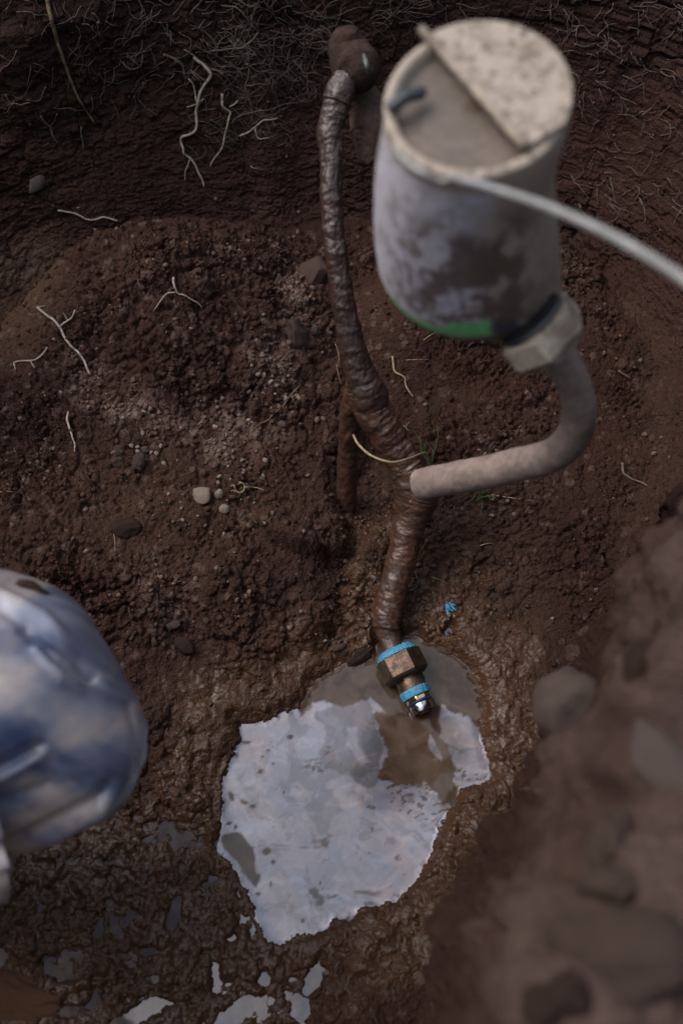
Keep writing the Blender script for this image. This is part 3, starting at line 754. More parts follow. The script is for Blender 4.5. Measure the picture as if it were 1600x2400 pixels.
gm2 = side * sstep(.098, .100, SS) * (1 - sstep(.120, .122, SS)) * sstep(262, 264, ang) * (1 - sstep(283, 285, ang))
paint(gm * 1.0, greenc); paint(gm2 * 0, greenc)
paint(side * sstep(.116, .120, SS) * (1 - sstep(.150, .152, SS)) * sstep(285, 286, ang) * (1 - sstep(300, 303, ang)), navy)
paint(side * sstep(.136, .139, SS) * (1 - sstep(285, 290, ang)) * sstep(150, 160, ang), maroon)
# dried mud on the side
sm = np.clip((fbm(nu * .8, nv * .6, 3, 551) + .25 + .35 * m2) * 3.6, 0, 1) * sstep(215, 250, ang + 30 * m2) * (1 - sstep(300, 335, ang + 20 * m2)) * side * sstep(.015, .05, SS)
paint(sm * .9 * (1 - .75 * gm), mudc)
sm2 = np.clip((m2 + .1) * 3, 0, 1) * side * sstep(.085, .11, SS) * sstep(200, 230, ang) * (1 - gm * .8)
paint(sm2 * .6, [.095, .072, .058])
sm3 = np.clip((m1 + m2 * .6 - .02) * 3, 0, 1) * lf
paint(sm3 * .65, lab_m)
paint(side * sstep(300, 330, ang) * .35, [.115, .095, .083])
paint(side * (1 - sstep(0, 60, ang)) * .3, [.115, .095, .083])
# plate: brown recessed disc
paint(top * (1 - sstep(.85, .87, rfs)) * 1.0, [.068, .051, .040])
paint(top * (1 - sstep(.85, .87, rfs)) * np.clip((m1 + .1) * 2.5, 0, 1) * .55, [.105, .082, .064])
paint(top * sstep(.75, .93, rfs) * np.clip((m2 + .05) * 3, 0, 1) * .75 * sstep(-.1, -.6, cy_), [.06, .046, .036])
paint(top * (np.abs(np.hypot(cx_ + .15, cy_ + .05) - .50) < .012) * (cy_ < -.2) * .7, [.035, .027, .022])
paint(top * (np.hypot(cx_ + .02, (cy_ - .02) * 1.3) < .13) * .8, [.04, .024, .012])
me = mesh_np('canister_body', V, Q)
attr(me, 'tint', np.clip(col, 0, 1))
M_can, n, b = new_mat('dirty_plastic')
ca = nd(n, 'ShaderNodeAttribute', attribute_name='tint'); co = coords(n); g = noise_node(n, 300, 4, .6, co)
n.links.new(mixc(n, 1.0, ca.outputs['Color'], mixc(n, maprange(n, g.outputs[0], .3, .7, 0, 1), (.85, .85, .85), (1.15, 1.15, 1.15)), 'MULTIPLY'), b.inputs['Base Color'])
b.inputs['Roughness'].default_value = .55; b.inputs['Specular IOR Level'].default_value = .35
bp = nd(n, 'ShaderNodeBump'); bp.inputs['Distance'].default_value = .0006; n.links.new(g.outputs[0], bp.inputs['Height']); n.links.new(bp.outputs[0], b.inputs['Normal'])
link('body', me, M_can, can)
# raised half lid (a segment of the disc) with a pointed corner standing out past the rim
def seg_plate():
    # chord from upper left corner to lower right
    p0 = np.array([-.60, .93]); p1 = np.array([.50, -.70])
    e = (p1 - p0) / np.linalg.norm(p1 - p0); nrm = np.array([-e[1], e[0]]);
    if nrm[0] < 0: nrm = -nrm
    n_, m_ = 150, 110
    out = []
    L = np.linalg.norm(p1 - p0)
    s = np.linspace(0, 1, n_)
    for i in s:
        c = p0 + e * L * i
        # march to the circle of radius 1.0
        bq = c @ nrm; cq = c @ c - 1.0
        tt = -bq + math.sqrt(max(bq * bq - cq, 0))
        tt = max(tt, .002)
        out.append([c + nrm * tt * q for q in np.linspace(0, 1, m_)])
    out = np.array(out).reshape(-1, 2)
    def lift(z): return cc0 + z * ax + R0 * (out[:, :1] * e1 + out[:, 1:] * e2)
    Vt = lift(-.0045); Vb = lift(.001)
    Qt = grid_faces(n_, m_); k = len(Vt)
    bd = list(range(m_)) + [i * m_ + m_ - 1 for i in range(1, n_)] + [(n_ - 1) * m_ + j for j in range(m_ - 2, -1, -1)] + [i * m_ for i in range(n_ - 2, 0, -1)]
    bd = np.array(bd); b2 = np.roll(bd, -1)
    Q_ = np.vstack([Qt, Qt[:, ::-1] + k, np.stack([b2, bd, bd + k, b2 + k], 1)])
    return np.vstack([Vt, Vb]), Q_, np.vstack([out, out])
V, Q, uv_ = seg_plate()
me = mesh_np('lid_plate', V, Q); me.set_sharp_from_angle(angle=math.radians(40))
q1 = fbm(uv_[:, 0] * 4, uv_[:, 1] * 4, 4, 601, .6); q2 = fbm(uv_[:, 0] * 9 + 4, uv_[:, 1] * 9, 3, 611)
col = np.tile(np.array([.225, .188, .152]), (len(V), 1))
paint(np.clip((q1 - .05) * 3, 0, 1) * .75, [.13, .098, .070]); paint(np.clip((fbm(uv_[:, 0] * 5, uv_[:, 1] * 5, 3, 641) - .16) * 5, 0, 1) * .75, [.06, .042, .03]); paint(np.clip((q2 - .2) * 5, 0, 1) * .85, [.055, .042, .032])
paint(np.clip((fbm(uv_[:, 0] * 3, uv_[:, 1] * 3, 3, 631) - .25) * 4, 0, 1) * .6, [.10, .077, .045])
attr(me, 'tint', col); link('lid_plate', me, M_can, can)
# ridge along the straight edge of the lid
p0 = cc0 + R0 * (-.60 * e1 + .93 * e2) - .005 * ax; p1 = cc0 + R0 * (.50 * e1 - .70 * e2) - .005 * ax
tube_obj('lid_ridge', np.linspace(p0, p1, 30), .0022, M_dirtynut, can, 12)
# blue-grey tab lying across the rim
t0 = cc0 + R0 * (-.93 * e1 - .12 * e2) - .004 * ax; t1 = cc0 + R0 * (-.55 * e1 + .12 * e2) - .002 * ax
tube_obj('tab', smooth_path([t0, (t0 + t1) / 2 - ax * .003, t1], 20), np.array([.0034] * 18 + [.003, .002]), M_tab, can, 14)
# collar, o-ring and nut at the outlet
def dnk(px, py, d_): return PD(px, py, d_)
nd0 = .60
b0 = PD(1222, 742, .572); b1 = PD(1248, 768, .582)
tdir = None
n0 = PD(1243, 750, .592); n1 = PD(1308, 826, .602)
A0 = n0; AX = n1 - n0; AX /= np.linalg.norm(AX); S2 = np.cross(AX, [0, 0, 1.0]); S2 /= np.linalg.norm(S2); S3 = np.cross(S2, AX); MM = .60 / F_PX
def clink(name, g, mat):
    me = mesh_mixed(name, *g); me.set_sharp_from_angle(angle=math.radians(28)); return link(name, me, mat, can)
clink('outlet_gasket', lathe([(-8, 60), (-7, 80), (0, 84), (5, 82), (6, 60)], 60), M_rubber)
clink('collar_nut', lathe([(4, 60), (6, 88), (12, 104), (68, 104), (84, 88), (100, 70), (102, 50)], 72, 6, .5), M_dirtynut)
q = np.array([list(PD(1290, 806, .606)) + [44], list(PD(1318, 850, .622)) + [44], list(PD(1345, 905, .640)) + [43], list(PD(1357, 965, .662)) + [43], list(PD(1340, 1025, .690)) + [43],
              list(PD(1290, 1068, .722)) + [43], list(PD(1200, 1092, .758)) + [43], list(PD(1110, 1112, .795)) + [42], list(PD(1030, 1126, .825)) + [40], list(PD(985, 1136, .840)) + [40]], float)
q[:, 3] *= .93; q[:, 3] *= [depth(v[:3]) / F_PX for v in q]
q = smooth_path(q, 160)
tube_obj('bent_tube', q[:, :3], q[:, 3], M_mudtube, can, 48, mud_disp(.0006, 60, 1.1, 85))
# white cable hugging the rim and leaving to the right
cp = [ringv(.002, 1.02)[int(SEG * f)] for f in (.58, .62, .66, .70)]
cp = [list(p) for p in cp]
for (x_, y_, d_) in [(1075, 420, .438), (1180, 450, .428), (1300, 492, .415), (1430, 552, .40), (1560, 628, .385), (1680, 712, .37), (1900, 880, .35)]: cp.append(list(PD(x_, y_, d_)))
cq = smooth_path(np.array(cp), 160)
tube_obj('cable', cq, np.linspace(.0015, .0023, 160), M_cable, can, 16)

# ------------------------------------------------------------------ person: knee in shiny blue waterproofs
KD = .60
person = empty('person', tuple(P(-420, 2050, .02)))
tag(person, 'person crouching at the left edge, only one knee in shiny blue waterproof trousers in view', 'person')
def kpt(px, py, d_): return PD(px, py, d_)
leg = np.array([list(kpt(-1500, 2450, .50)) + [.088], list(kpt(-900, 2200, .53)) + [.086], list(kpt(-450, 1880, .60)) + [.098], list(kpt(-180, 1752, .64)) + [.110]] + [list(kpt(x_, y_, .66 + .00004 * x_)) + [r_ * .66 / F_PX] for x_, y_, r_ in
                [(-90, 1716, 396), (0, 1700, 384), (60, 1700, 330), (110, 1716, 288), (160, 1730, 252), (215, 1742, 216), (258, 1748, 184), (295, 1750, 146), (318, 1751, 110), (334, 1752, 72), (342, 1753, 38), (346, 1753, 8)]])
lp = smooth_path(leg, 420)
tipw = sstep(300, 385, np.arange(420))[:, None]
lps = lp.copy()
for _ in range(14):
    q_ = np.vstack([np.repeat(lps[:1], 8, 0), lps, np.repeat(lps[-1:], 8, 0)])
    lps = np.stack([np.convolve(q_[:, k_], np.ones(17) / 17, 'valid') for k_ in range(4)], 1)
lp = lps * (1 - tipw) + lp * tipw
for _ in range(4):
    lp[1:-1] = (lp[:-2] + lp[1:-1] * 2 + lp[2:]) / 4
V, Q, T3 = tube(lp[:, :3], lp[:, 3], 300, True)
nT, nN, nB = frames(lp[:, :3])
npts = 420 * 300
nrm = V[:npts] - np.repeat(lp[:, :3], 300, 0); nrm /= np.linalg.norm(nrm, axis=1)[:, None] + 1e-9
vpx, vpy, vd = proj(V[:npts])
frontf = ((V[:npts] - CAMP) * nrm).sum(1) < 0
dis = .0035 * fbm(V[:npts, 0] * 14 + V[:npts, 2] * 6, V[:npts, 1] * 14 - V[:npts, 2] * 6, 3, 701)
def fold(pts, width, amp):
    global dis
    pts = np.array(pts, float); best = np.full(npts, 1e9); tt = np.zeros(npts)
    for i in range(len(pts) - 1):
        a_, b_ = pts[i], pts[i + 1]; e = b_ - a_; t_ = np.clip(((vpx - a_[0]) * e[0] + (vpy - a_[1]) * e[1]) / (e @ e), 0, 1)
        dd = np.hypot(vpx - a_[0] - t_ * e[0], vpy - a_[1] - t_ * e[1]); m = dd < best
        best = np.where(m, dd, best); tt = np.where(m, (i + t_) / (len(pts) - 1), tt)
    dis = dis + frontf * amp * np.exp(-(best / width) ** 2) * (1 - sstep(.75, 1.0, tt))
fold([(-250, 1900), (0, 1800), (60, 1765), (120, 1735)], 14, -.0050)
fold([(-250, 1930), (0, 1825), (60, 1795), (130, 1755)], 13, .0040)
fold([(-250, 2010), (0, 1880), (80, 1850), (150, 1820)], 18, -.0030)
fold([(-250, 2060), (0, 1990), (120, 1930), (220, 1880), (285, 1800)], 15, -.0060)
fold([(-250, 2090), (0, 2025), (130, 1965), (240, 1905), (300, 1830)], 15, .0040)
fold([(-100, 2080), (60, 2030), (160, 1975), (240, 1925)], 12, -.0050)
fold([(-150, 1360), (0, 1420), (90, 1475), (180, 1540), (260, 1640)], 14, -.0050)
fold([(-150, 1330), (0, 1385), (100, 1440), (190, 1520)], 14, .0035)
fold([(60, 1470), (130, 1550), (200, 1590), (240, 1580)], 12, -.0035)
fold([(90, 1520), (150, 1590), (210, 1620)], 14, .0035)
fold([(300, 1650), (322, 1740), (318, 1830), (280, 1890)], 10, -.0025)
V[:npts] += nrm * dis[:, None]
me = mesh_mixed('trouser_leg', V, Q, T3)
dust = fbm(V[:, 0] * 22 + V[:, 2] * 9, V[:, 1] * 22, 5, 711, .6); mottle2 = fbm(V[:, 0] * 34, V[:, 1] * 34 + V[:, 2] * 30, 4, 721, .6)
col = np.tile(np.array([.030, .045, .095]), (len(V), 1))
paint(sstep(-.45, .35, dust) * .85, [.215, .222, .268]); paint(sstep(-.1, .5, fbm(V[:, 0] * 13 + 3, V[:, 1] * 13 + V[:, 2] * 9, 5, 731, .6)) * .75, [.46, .36, .27])  # blue cloth mottled with blue-grey and cream by noise
attr(me, 'tint', col)
M_tr, n, b = new_mat('shiny_blue_waterproof')
ca = nd(n, 'ShaderNodeAttribute', attribute_name='tint'); co = coords(n); g = noise_node(n, 60, 5, .6, co)
n.links.new(ca.outputs['Color'], b.inputs['Base Color'])
n.links.new(maprange(n, g.outputs[0], .3, .7, .24, .42), b.inputs['Roughness']); b.inputs['Specular IOR Level'].default_value = .75
b.inputs['Coat Weight'].default_value = .4; b.inputs['Coat Roughness'].default_value = .25
link('trouser_leg', me, M_tr, person)
# hidden lower leg and boot below the knee, and the body inside the cloth
kn = PD(-260, 1760, .70); an = P(-420, 2000, .10)
shin = smooth_path(np.array([list(kn) + [.066], list((kn + an) / 2 + np.array([0, 0, .01])) + [.062], list(an) + [.055]]), 60)
cuff = tube_obj('trouser_cuff', shin[:, :3], shin[:, 3], M_tr, person, 40); attr(cuff.data, 'tint', np.tile([.06, .08, .14], (len(cuff.data.vertices), 1)))
toe = P(-330, 1900, .03); heel = P(-620, 2060, .03)
bt = smooth_path(np.array([list(an + [0, 0, .03]) + [.056], list(an + [0, 0, -.02]) + [.052], list((an * .5 + toe * .5) + [0, 0, -.02]) + [.048], list(toe + [0, 0, .01]) + [.042], list(toe * 1.0 + (toe - an) * .18) + [.02]]), 60)
tube_obj('rubber_boot', bt[:, :3], bt[:, 3], M_bootrub, person, 36)
bod = np.vstack([lp[20:230:8], shin[5:55:4]])
tube_obj('body', smooth_path(bod[:, :3], 100), .04, M_body, person, 20)
# muddy edge of the other layer behind the knee
p_ = smooth_path([PD(40, 1365, .64), PD(75, 1385, .645), PD(115, 1435, .65), PD(150, 1480, .655), PD(175, 1515, .66)], 60)
tube_obj('mud_patch', p_, .0065 * np.sin(np.linspace(.2, 3.0, 60)) + .001, M_clod_dark, person, 24, mud_disp(.002, 80, 1.3, 95))

# ------------------------------------------------------------------ stones and clods
def rock_mesh(name, seed, detail=4, rough=.22, flat=.75, ang=0.0):
    import bmesh
    bm = bmesh.new(); bmesh.ops.create_icosphere(bm, subdivisions=detail, radius=1)
    co_ = np.array([v.co[:] for v in bm.verts]); rg = np.random.default_rng(seed)
    for _ in range(int(6 + ang * 10)):                      # facets
        dn_ = rg.normal(size=3); dn_ /= np.linalg.norm(dn_); lim = rg.uniform(.62, .88)
        t_ = co_ @ dn_; m = t_ > lim; co_[m] -= ((t_[m] - lim) * .85)[:, None] * dn_
    nn_ = co_ / np.linalg.norm(co_, axis=1)[:, None]
    o_ = seed * 3.7
    dsp = fbm(co_[:, 0] * 1.6 + co_[:, 2] * .9 + o_, co_[:, 1] * 1.6 - co_[:, 2] * .7, 5, seed, .55) * rough
    co_ = co_ + nn_ * dsp[:, None]
    co_ *= np.array([1, rg.uniform(.65, .95), flat])
    for v, c in zip(bm.verts, co_): v.co = c
    me = bpy.data.meshes.new(name); bm.to_mesh(me); bm.free(); me.shade_smooth(); return me
def place(o, pt, nrm_, spin, scale, sink=.3):
    z = Vector(nrm_).normalized(); qx = z.to_track_quat('Z', 'Y')
    from mathutils import Quaternion
    o.rotation_mode = 'QUATERNION'; o.rotation_quaternion = qx @ Quaternion((0, 0, 1), spin)
    o.scale = scale; o.location = Vector(pt) - z * (-scale[2] * (1 - 2 * sink) * .5)
def rock(name, px, py, wpx, hpx, spin, mat, label, cat='stone', seed=0, detail=4, rough=.22, flat=.6, sink=.3, depth_=None, group=None, ang=0, thick=.6):
    me = rock_mesh(name, seed, detail, rough, flat, ang); me.materials.append(mat)
    o = bpy.data.objects.new(name, me); C.objects.link(o)
    if depth_ is None: pt, nn_, dd = ground_at(px, py)
    else: pt = PD(px, py, depth_); nn_ = -ray(px, py); dd = depth_
    s = dd / F_PX
    place(o, pt, nn_, spin, (wpx / 2 * s, hpx / 2 * s / .8, min(wpx, hpx) / 2 * s * 1.2 * thick / .6), sink)
    tag(o, label, cat, group); return o
rock('stone', 735, 640, 72, 112, 0, M_stone_brown, 'flat brown stone set in the pit wall just left of the riser pipe', seed=3, ang=1, rough=.15, sink=.5)
rock('stone', 85, 430, 62, 34, .2, M_stone_grey, 'smooth oval pebble stuck in the upper left wall', seed=5, rough=.1)
rock('stone', 475, 1160, 44, 52, .9, M_stone_pale, 'pale angular stone, largest loose one in the middle of the rubble', seed=8, ang=1, rough=.14)
rock('stone', 513, 1157, 22, 22, 0, M_stone_pale, 'small round pale pebble right beside the largest pale stone', seed=9)
rock('stone', 526, 1192, 26, 24, 0, M_stone_pale, 'small tan stone just below the round pale pebble', seed=10)
rock('stone', 325, 1085, 52, 46, .2, M_clod, 'crumbly pale clod at the right of a pale heap', 'clod', seed=12, rough=.35)
rock('stone', 282, 1055, 30, 38, .2, M_clod, 'pale lump standing at the top of the pale heap', 'clod', seed=13, rough=.35)
rock('stone', 276, 1082, 34, 26, .2, M_clod, 'pale lump at the lower left of the pale heap', 'clod', seed=14, rough=.3)
rock('stone', 660, 997, 26, 26, .2, M_stone_grey, 'grey angular pebble by the long thin root left of the riser', seed=15, ang=1)
rock('stone', 557, 967, 22, 20, .2, M_stone_grey, 'grey pebble above the rubble, left of the small heap of chips', seed=16, ang=1)
rock('stone', 702, 790, 64, 90, .2, M_clod, 'rough grey-brown clod in the wall below the flat stone', 'clod', seed=17, rough=.4, flat=.5, sink=.5)
rock('stone', 740, 775, 22, 36, .2, M_stone_grey, 'small grey chip on the right side of the rough clod', seed=18, ang=1)
rock('stone', 295, 1235, 76, 56, .1, M_clod_dark, 'rounded dark earth lump lying in the rubble', 'clod', seed=19, rough=.2, sink=.5)
rock('stone', 407, 1465, 40, 26, .5, M_clod, 'flat pale chip on the ground right of the knee', seed=20, ang=1)
rock('stone', 360, 1505, 30, 22, .5, M_stone_brown, 'reddish brown chip below the flat pale chip', seed=21, ang=1)
rock('stone', 430, 1515, 56, 40, .1, M_clod_dark, 'rounded grey-brown clod half sunk at the wet edge', 'clod', seed=22, rough=.15, sink=.5)
rock('stone', 1038, 1527, 36, 26, .6, M_stone_brown, 'wet brown pebble at the water edge right of the brass nut', seed=23, rough=.1)
rock('stone', 790, 1520, 46, 26, .3, M_stone_brown, 'wet olive-brown pebble at the water edge left of the brass nut', seed=24, rough=.15)
rock('stone', 845, 1535, 78, 36, .2, M_clod_dark, 'wet mud lump at the water edge beside the blue tape', 'clod', seed=25, rough=.3)
rock('stone', -8, 2330, 110, 240, .1, M_sunlit_patch, 'added blurred lump, orange paint for sunlit wet mud, in the lower left corner', 'clod', seed=41, rough=.55, detail=5, depth_=.72, sink=.2)  # added lump; sunlight on the mud is painted as its orange
rock('stone', 877, 1363, 9, 15, .1, M_rubber, 'tiny black pebble on the wet mud left of the lower pipe', seed=26, rough=.1)
# blurred near stones and lumps on the right bank
rock('clod', 1420, 1960, 150, 110, .5, M_clod, 'blurred pale clod on the right bank above two others', 'clod', seed=36, rough=.45, sink=.5, detail=5)
rock('clod', 1360, 2190, 120, 170, .1, M_clod, 'tall blurred clod at the inner edge of the right bank', 'clod', seed=37, rough=.45, sink=.5, detail=5)
rock('clod', 1270, 2370, 130, 110, .6, M_clod_dark, 'brown blurred clod at the bottom edge, innermost on the right bank', 'clod', seed=38, rough=.45, sink=.5, detail=5)
rock('clod', 1500, 1560, 170, 130, .8, M_clod_dark, 'blurred brown lump above the long grey stone', 'clod', seed=39, rough=.4, sink=.55, detail=5)
rock('stone', 1345, 1660, 178, 200, .3, M_stone_grey, 'big blurred rounded stone sticking out of the right wall', seed=30, rough=.3, thick=.9, sink=.42)
rock('stone', 1575, 1800, 150, 300, -.35, M_stone_grey, 'long blurred grey stone at the right picture edge', seed=31, rough=.2, thick=.6, sink=.4, ang=1)
rock('stone', 1450, 1930, 110, 80, .3, M_clod, 'blurred grey clod on the right bank left of the long stone', 'clod', seed=32, rough=.3, sink=.4)
rock('stone', 1420, 2080, 130, 150, .3, M_clod, 'blurred clod on the right bank below the grey clod', 'clod', seed=33, rough=.35, sink=.4)
rock('stone', 1500, 2250, 260, 260, .3, M_clod, 'largest blurred clod in the lower right corner', 'clod', seed=34, rough=.35, sink=.45)
rock('stone', 1330, 2330, 120, 100, .3, M_clod_dark, 'dark blurred clod at the bottom edge left of the largest one', 'clod', seed=35, rough=.35, sink=.45)

# many small chips: shared meshes, each an object
chip = [rock_mesh('pebble', 60 + i, 2, .18, .7, 1) for i in range(10)]
for i, m_ in enumerate(chip): m_.materials.append([M_stone_pale, M_clod, M_stone_grey, M_stone_brown, M_clod_dark][i % 5])
def scatter(cx, cy, rx_, ry_, nn, s0, s1, group, label, pick=None):
    made = []
    for i in range(nn):
        r = math.sqrt(random.random()); a_ = random.random() * 6.283
        x_, y_ = cx + r * rx_ * math.cos(a_), cy + r * ry_ * math.sin(a_)
        pt, nn_, dd = ground_at(x_, y_)
        k_ = random.choice(pick) if pick else random.randrange(10)
        o = bpy.data.objects.new('pebble', chip[k_]); C.objects.link(o)
        s = random.uniform(s0, s1) / 2 * dd / F_PX
        place(o, pt, nn_, random.random() * 6.28, (s, s * random.uniform(.7, 1), s * .7), .3)
        sec = ['right', 'lower right', 'lower', 'lower left', 'left', 'upper left', 'upper', 'upper right'][int(((a_ + .39) % 6.283) / .7855) % 8] + ' side' if r > .45 else 'middle'
        made.append((o, ['pale tan', 'dusty', 'grey', 'reddish brown', 'dark brown'][k_ % 5], sec, s))
    made.sort(key=lambda m: -m[3]); seen = {}
    for o, colr_, sec, s in made:
        k_ = (colr_, sec); seen[k_] = seen.get(k_, 0) + 1
        rank = ['', 'next smaller ', 'third largest ', 'fourth largest ', 'fifth largest ', 'tiny ', 'tiny '][min(seen[k_] - 1, 6)]
        tag(o, ' '.join((rank + colr_ + ' pebble, ' + sec + ' of ' + label).split()[:16]), 'pebble', group)
scatter(640, 910, 75, 60, 34, 7, 20, 'chips in the small heap left of the riser', 'the chip heap left of the riser', [0, 1, 2, 7, 5])
scatter(320, 1060, 90, 60, 26, 7, 18, 'crumbs of the pale heap', 'the pale crumbly heap', [0, 1, 5, 6])
scatter(560, 1090, 70, 60, 30, 7, 18, 'grey pebbles in the middle', 'the gravel patch above the pale stone', [2, 7, 0, 5])
scatter(480, 1200, 170, 60, 34, 6, 16, 'pebbles around the large pale stone', 'the scatter round the largest pale stone', [0, 2, 3, 5, 8])
scatter(390, 1440, 110, 90, 42, 7, 24, 'chips right of the knee', 'the crumbs right of the knee', [3, 4, 1, 8, 9, 6])
scatter(60, 630, 80, 70, 22, 8, 24, 'lumps in the left wall', 'the lumpy patch in the left wall', [1, 6, 4, 9])
scatter(800, 1420, 60, 110, 26, 7, 16, 'wet gravel left of the lower pipe', 'the wet gravel left of the lower pipe', [3, 8, 3, 4])
scatter(900, 1100, 60, 60, 14, 8, 20, 'wet pebbles between the two pipes', 'the hollow between stub and branch', [3, 8])

# ------------------------------------------------------------------ roots
def root_parts(pts, w0, w1, wig=3.0, lift=.35, seed=0, dens=5):
    pts = np.array(pts, float); L = np.hypot(*np.diff(pts, axis=0).T).sum(); n_ = max(int(L / dens), 4)
    q = smooth_path(pts, n_); rg = np.random.default_rng(seed + 1)
    t = np.arange(n_)
    wob = wig * np.stack([perlin(t * .22, t * 0 + seed + .3, seed), perlin(t * .22, t * 0 + seed + .7, seed + 5)], 1) * 1.6
    q = q + wob
    W = []; Rr = []
    for i, (x_, y_) in enumerate(q):
        p, nn_, dd = ground_at(x_, y_); f = i / (n_ - 1); r = (w0 + (w1 - w0) * f) / 2 * dd / F_PX
        W.append(p + nn_ * r * lift); Rr.append(r)
    W = np.array(W)
    Wd = W.copy()
    for _ in range(2): Wd[1:-1] = (Wd[:-2] + Wd[1:-1] * 2 + Wd[2:]) / 4
    Wd = Wd + (-DV) * 0.0012
    if n_ < 4: return None
    return tube(Wd, np.array(Rr), 7, True)
def root(name, strands, mat, label, cat='root', seed=0, wig=3, group=None, lift=.5):
    V, Q, T3 = merge([root_parts(s[0], s[1], s[2], wig, lift, seed + i * 3) for i, s in enumerate(strands)])
    o = link(name, mesh_mixed(name, V, Q, T3), mat); tag(o, label, cat, group); return o
root('root', [([(112, 0), (130, 80), (160, 170), (185, 230), (223, 290)], 11, 4)], M_yroot, 'long straight ochre root hanging down the upper left wall', seed=1, wig=1)
root('root', [([(455, 135), (475, 150), (493, 175), (470, 215), (462, 260), (460, 305), (430, 320), (425, 340), (433, 360), (448, 372), (465, 400), (480, 440)], 8, 4.5), ([(440, 250), (462, 245), (478, 236)], 3, 2), ([(448, 372), (436, 400), (432, 425)], 3, 1.5), ([(455, 130), (430, 120)], 3, 2), ([(440, 185), (455, 200), (462, 240)], 4, 3)],
     M_root, 'longest pale wavy root hanging down the back wall', seed=2)
root('root', [([(520, 222), (522, 250), (540, 262), (532, 300), (520, 345), (495, 390)], 6, 3), ([(560, 235), (550, 248), (538, 250)], 4, 3)], M_root, 'second pale wavy root, right of the longest one', seed=3)
root('root', [([(495, 122), (545, 118), (580, 105), (605, 80), (590, 60), (560, 20), (520, 15)], 5, 3), ([(580, 105), (600, 130), (580, 125)], 3, 2), ([(495, 122), (520, 95), (510, 80)], 3, 2)], M_root_dim, 'forked dull root near the top of the back wall', seed=4)
root('root', [([(562, 318), (590, 308), (615, 285), (650, 280)], 4, 3), ([(600, 303), (605, 325), (630, 325)], 3, 2)], M_root, 'thin forked pale root right of the wavy roots', seed=5)
root('root', [([(545, 290), (560, 270), (600, 262), (640, 255), (685, 240)], 4, 2)], M_root_dim, 'thin level root running towards the riser pipe', seed=6)
root('root', [([(138, 492), (180, 502), (215, 515), (245, 510), (277, 518)], 4, 5)], M_root, 'lone pale root lying almost level below the ochre root', seed=7, wig=2)
root('root', [([(90, 722), (120, 745), (140, 765), (155, 800), (180, 820), (195, 845), (213, 880)], 6, 5), ([(140, 765), (165, 750), (180, 728)], 5, 3), ([(158, 752), (152, 735)], 2, 1.5), ([(90, 722), (108, 715)], 3, 1)], M_root, 'pale forked root on the left wall, thick white stem', seed=8)
root('root', [([(112, 815), (95, 838), (65, 848), (35, 850), (36, 866)], 5, 3), ([(72, 848), (82, 860)], 3, 2)], M_root, 'small pale root at the left edge under the forked root', seed=9)
root('root', [([(158, 965), (160, 1000), (172, 1030), (178, 1060)], 6, 3)], M_root, 'short pale root hanging from the end of the left wall ledge', seed=10)
root('root', [([(405, 650), (412, 685), (430, 690), (455, 705), (475, 722)], 6, 2), ([(412, 685), (385, 695), (362, 730)], 4, 2)], M_root, 'thin forked root like an upturned letter Y at the foot of the back wall', seed=11)
root('root', [([(323, 655), (330, 675), (340, 692)], 4, 2)], M_root_dim, 'tiny root at the foot of the wall left of the upturned forked root', seed=12)
root('root', [([(705, 900), (680, 930), (650, 965), (625, 985), (590, 1010)], 5, 3)], M_yroot, 'long thin tan root lying on the rubble left of the riser', seed=13)
root('root', [([(560, 1130), (575, 1135), (573, 1150), (562, 1156), (552, 1148), (549, 1138)], 4, 4), ([(573, 1142), (600, 1142), (620, 1150)], 3, 1.5), ([(552, 1148), (540, 1152)], 3, 1)], M_straw, 'small curled cream root ring on the rubble', seed=14, wig=1)
root('root', [([(918, 835), (925, 870), (945, 882), (952, 905), (968, 930)], 5, 3)], M_straw, 'small pale crooked root right of the riser pipe', seed=15, wig=2)
root('root', [([(672, 622), (650, 595), (680, 580)], 5, 2)], M_root_dim, 'short dull root left of the flat stone', seed=16)
root('root', [([(1455, 1085), (1460, 1110), (1480, 1120), (1515, 1138)], 7, 4)], M_root_dim, 'short dull root on the right wall', seed=17)
root('root', [([(1447, 870), (1475, 888)], 6, 3)], M_root_dim, 'tiny dull root high on the right wall', seed=18)
root('root', [([(1230, 1848), (1275, 1860)], 8, 6)], M_root_dim, 'short dull root on the right bank beside the water', seed=19)
root('root', [([(1290, 1960), (1285, 2000), (1265, 2030), (1245, 2040), (1280, 2035)], 10, 6)], M_root_dim, 'hooked blurred root on the right bank', seed=20)
root('root', [([(970, 1335), (980, 1365), (968, 1380), (950, 1382)], 4, 3)], M_root_dim, 'small curved root right of the lower pipe', seed=21, wig=1)
root('root', [([(95, 275), (118, 300), (125, 325), (138, 335)], 5, 3), ([(118, 335), (105, 345)], 3, 2)], M_root_dim, 'small dull root above the oval pebble', seed=22)
root('root', [([(193, 300), (196, 330), (193, 355)], 5, 3)], M_root_dim, 'tiny root just below the tip of the ochre root', seed=23)
root('root', [([(385, 130), (410, 140), (428, 155), (432, 175)], 5, 3)], M_root_dim, 'short root left of the longest wavy root', seed=24)
root('root', [([(290, 145), (305, 165), (330, 160), (333, 132)], 5, 3)], M_root_dim, 'small looped root between the ochre root and the wavy roots', seed=25)
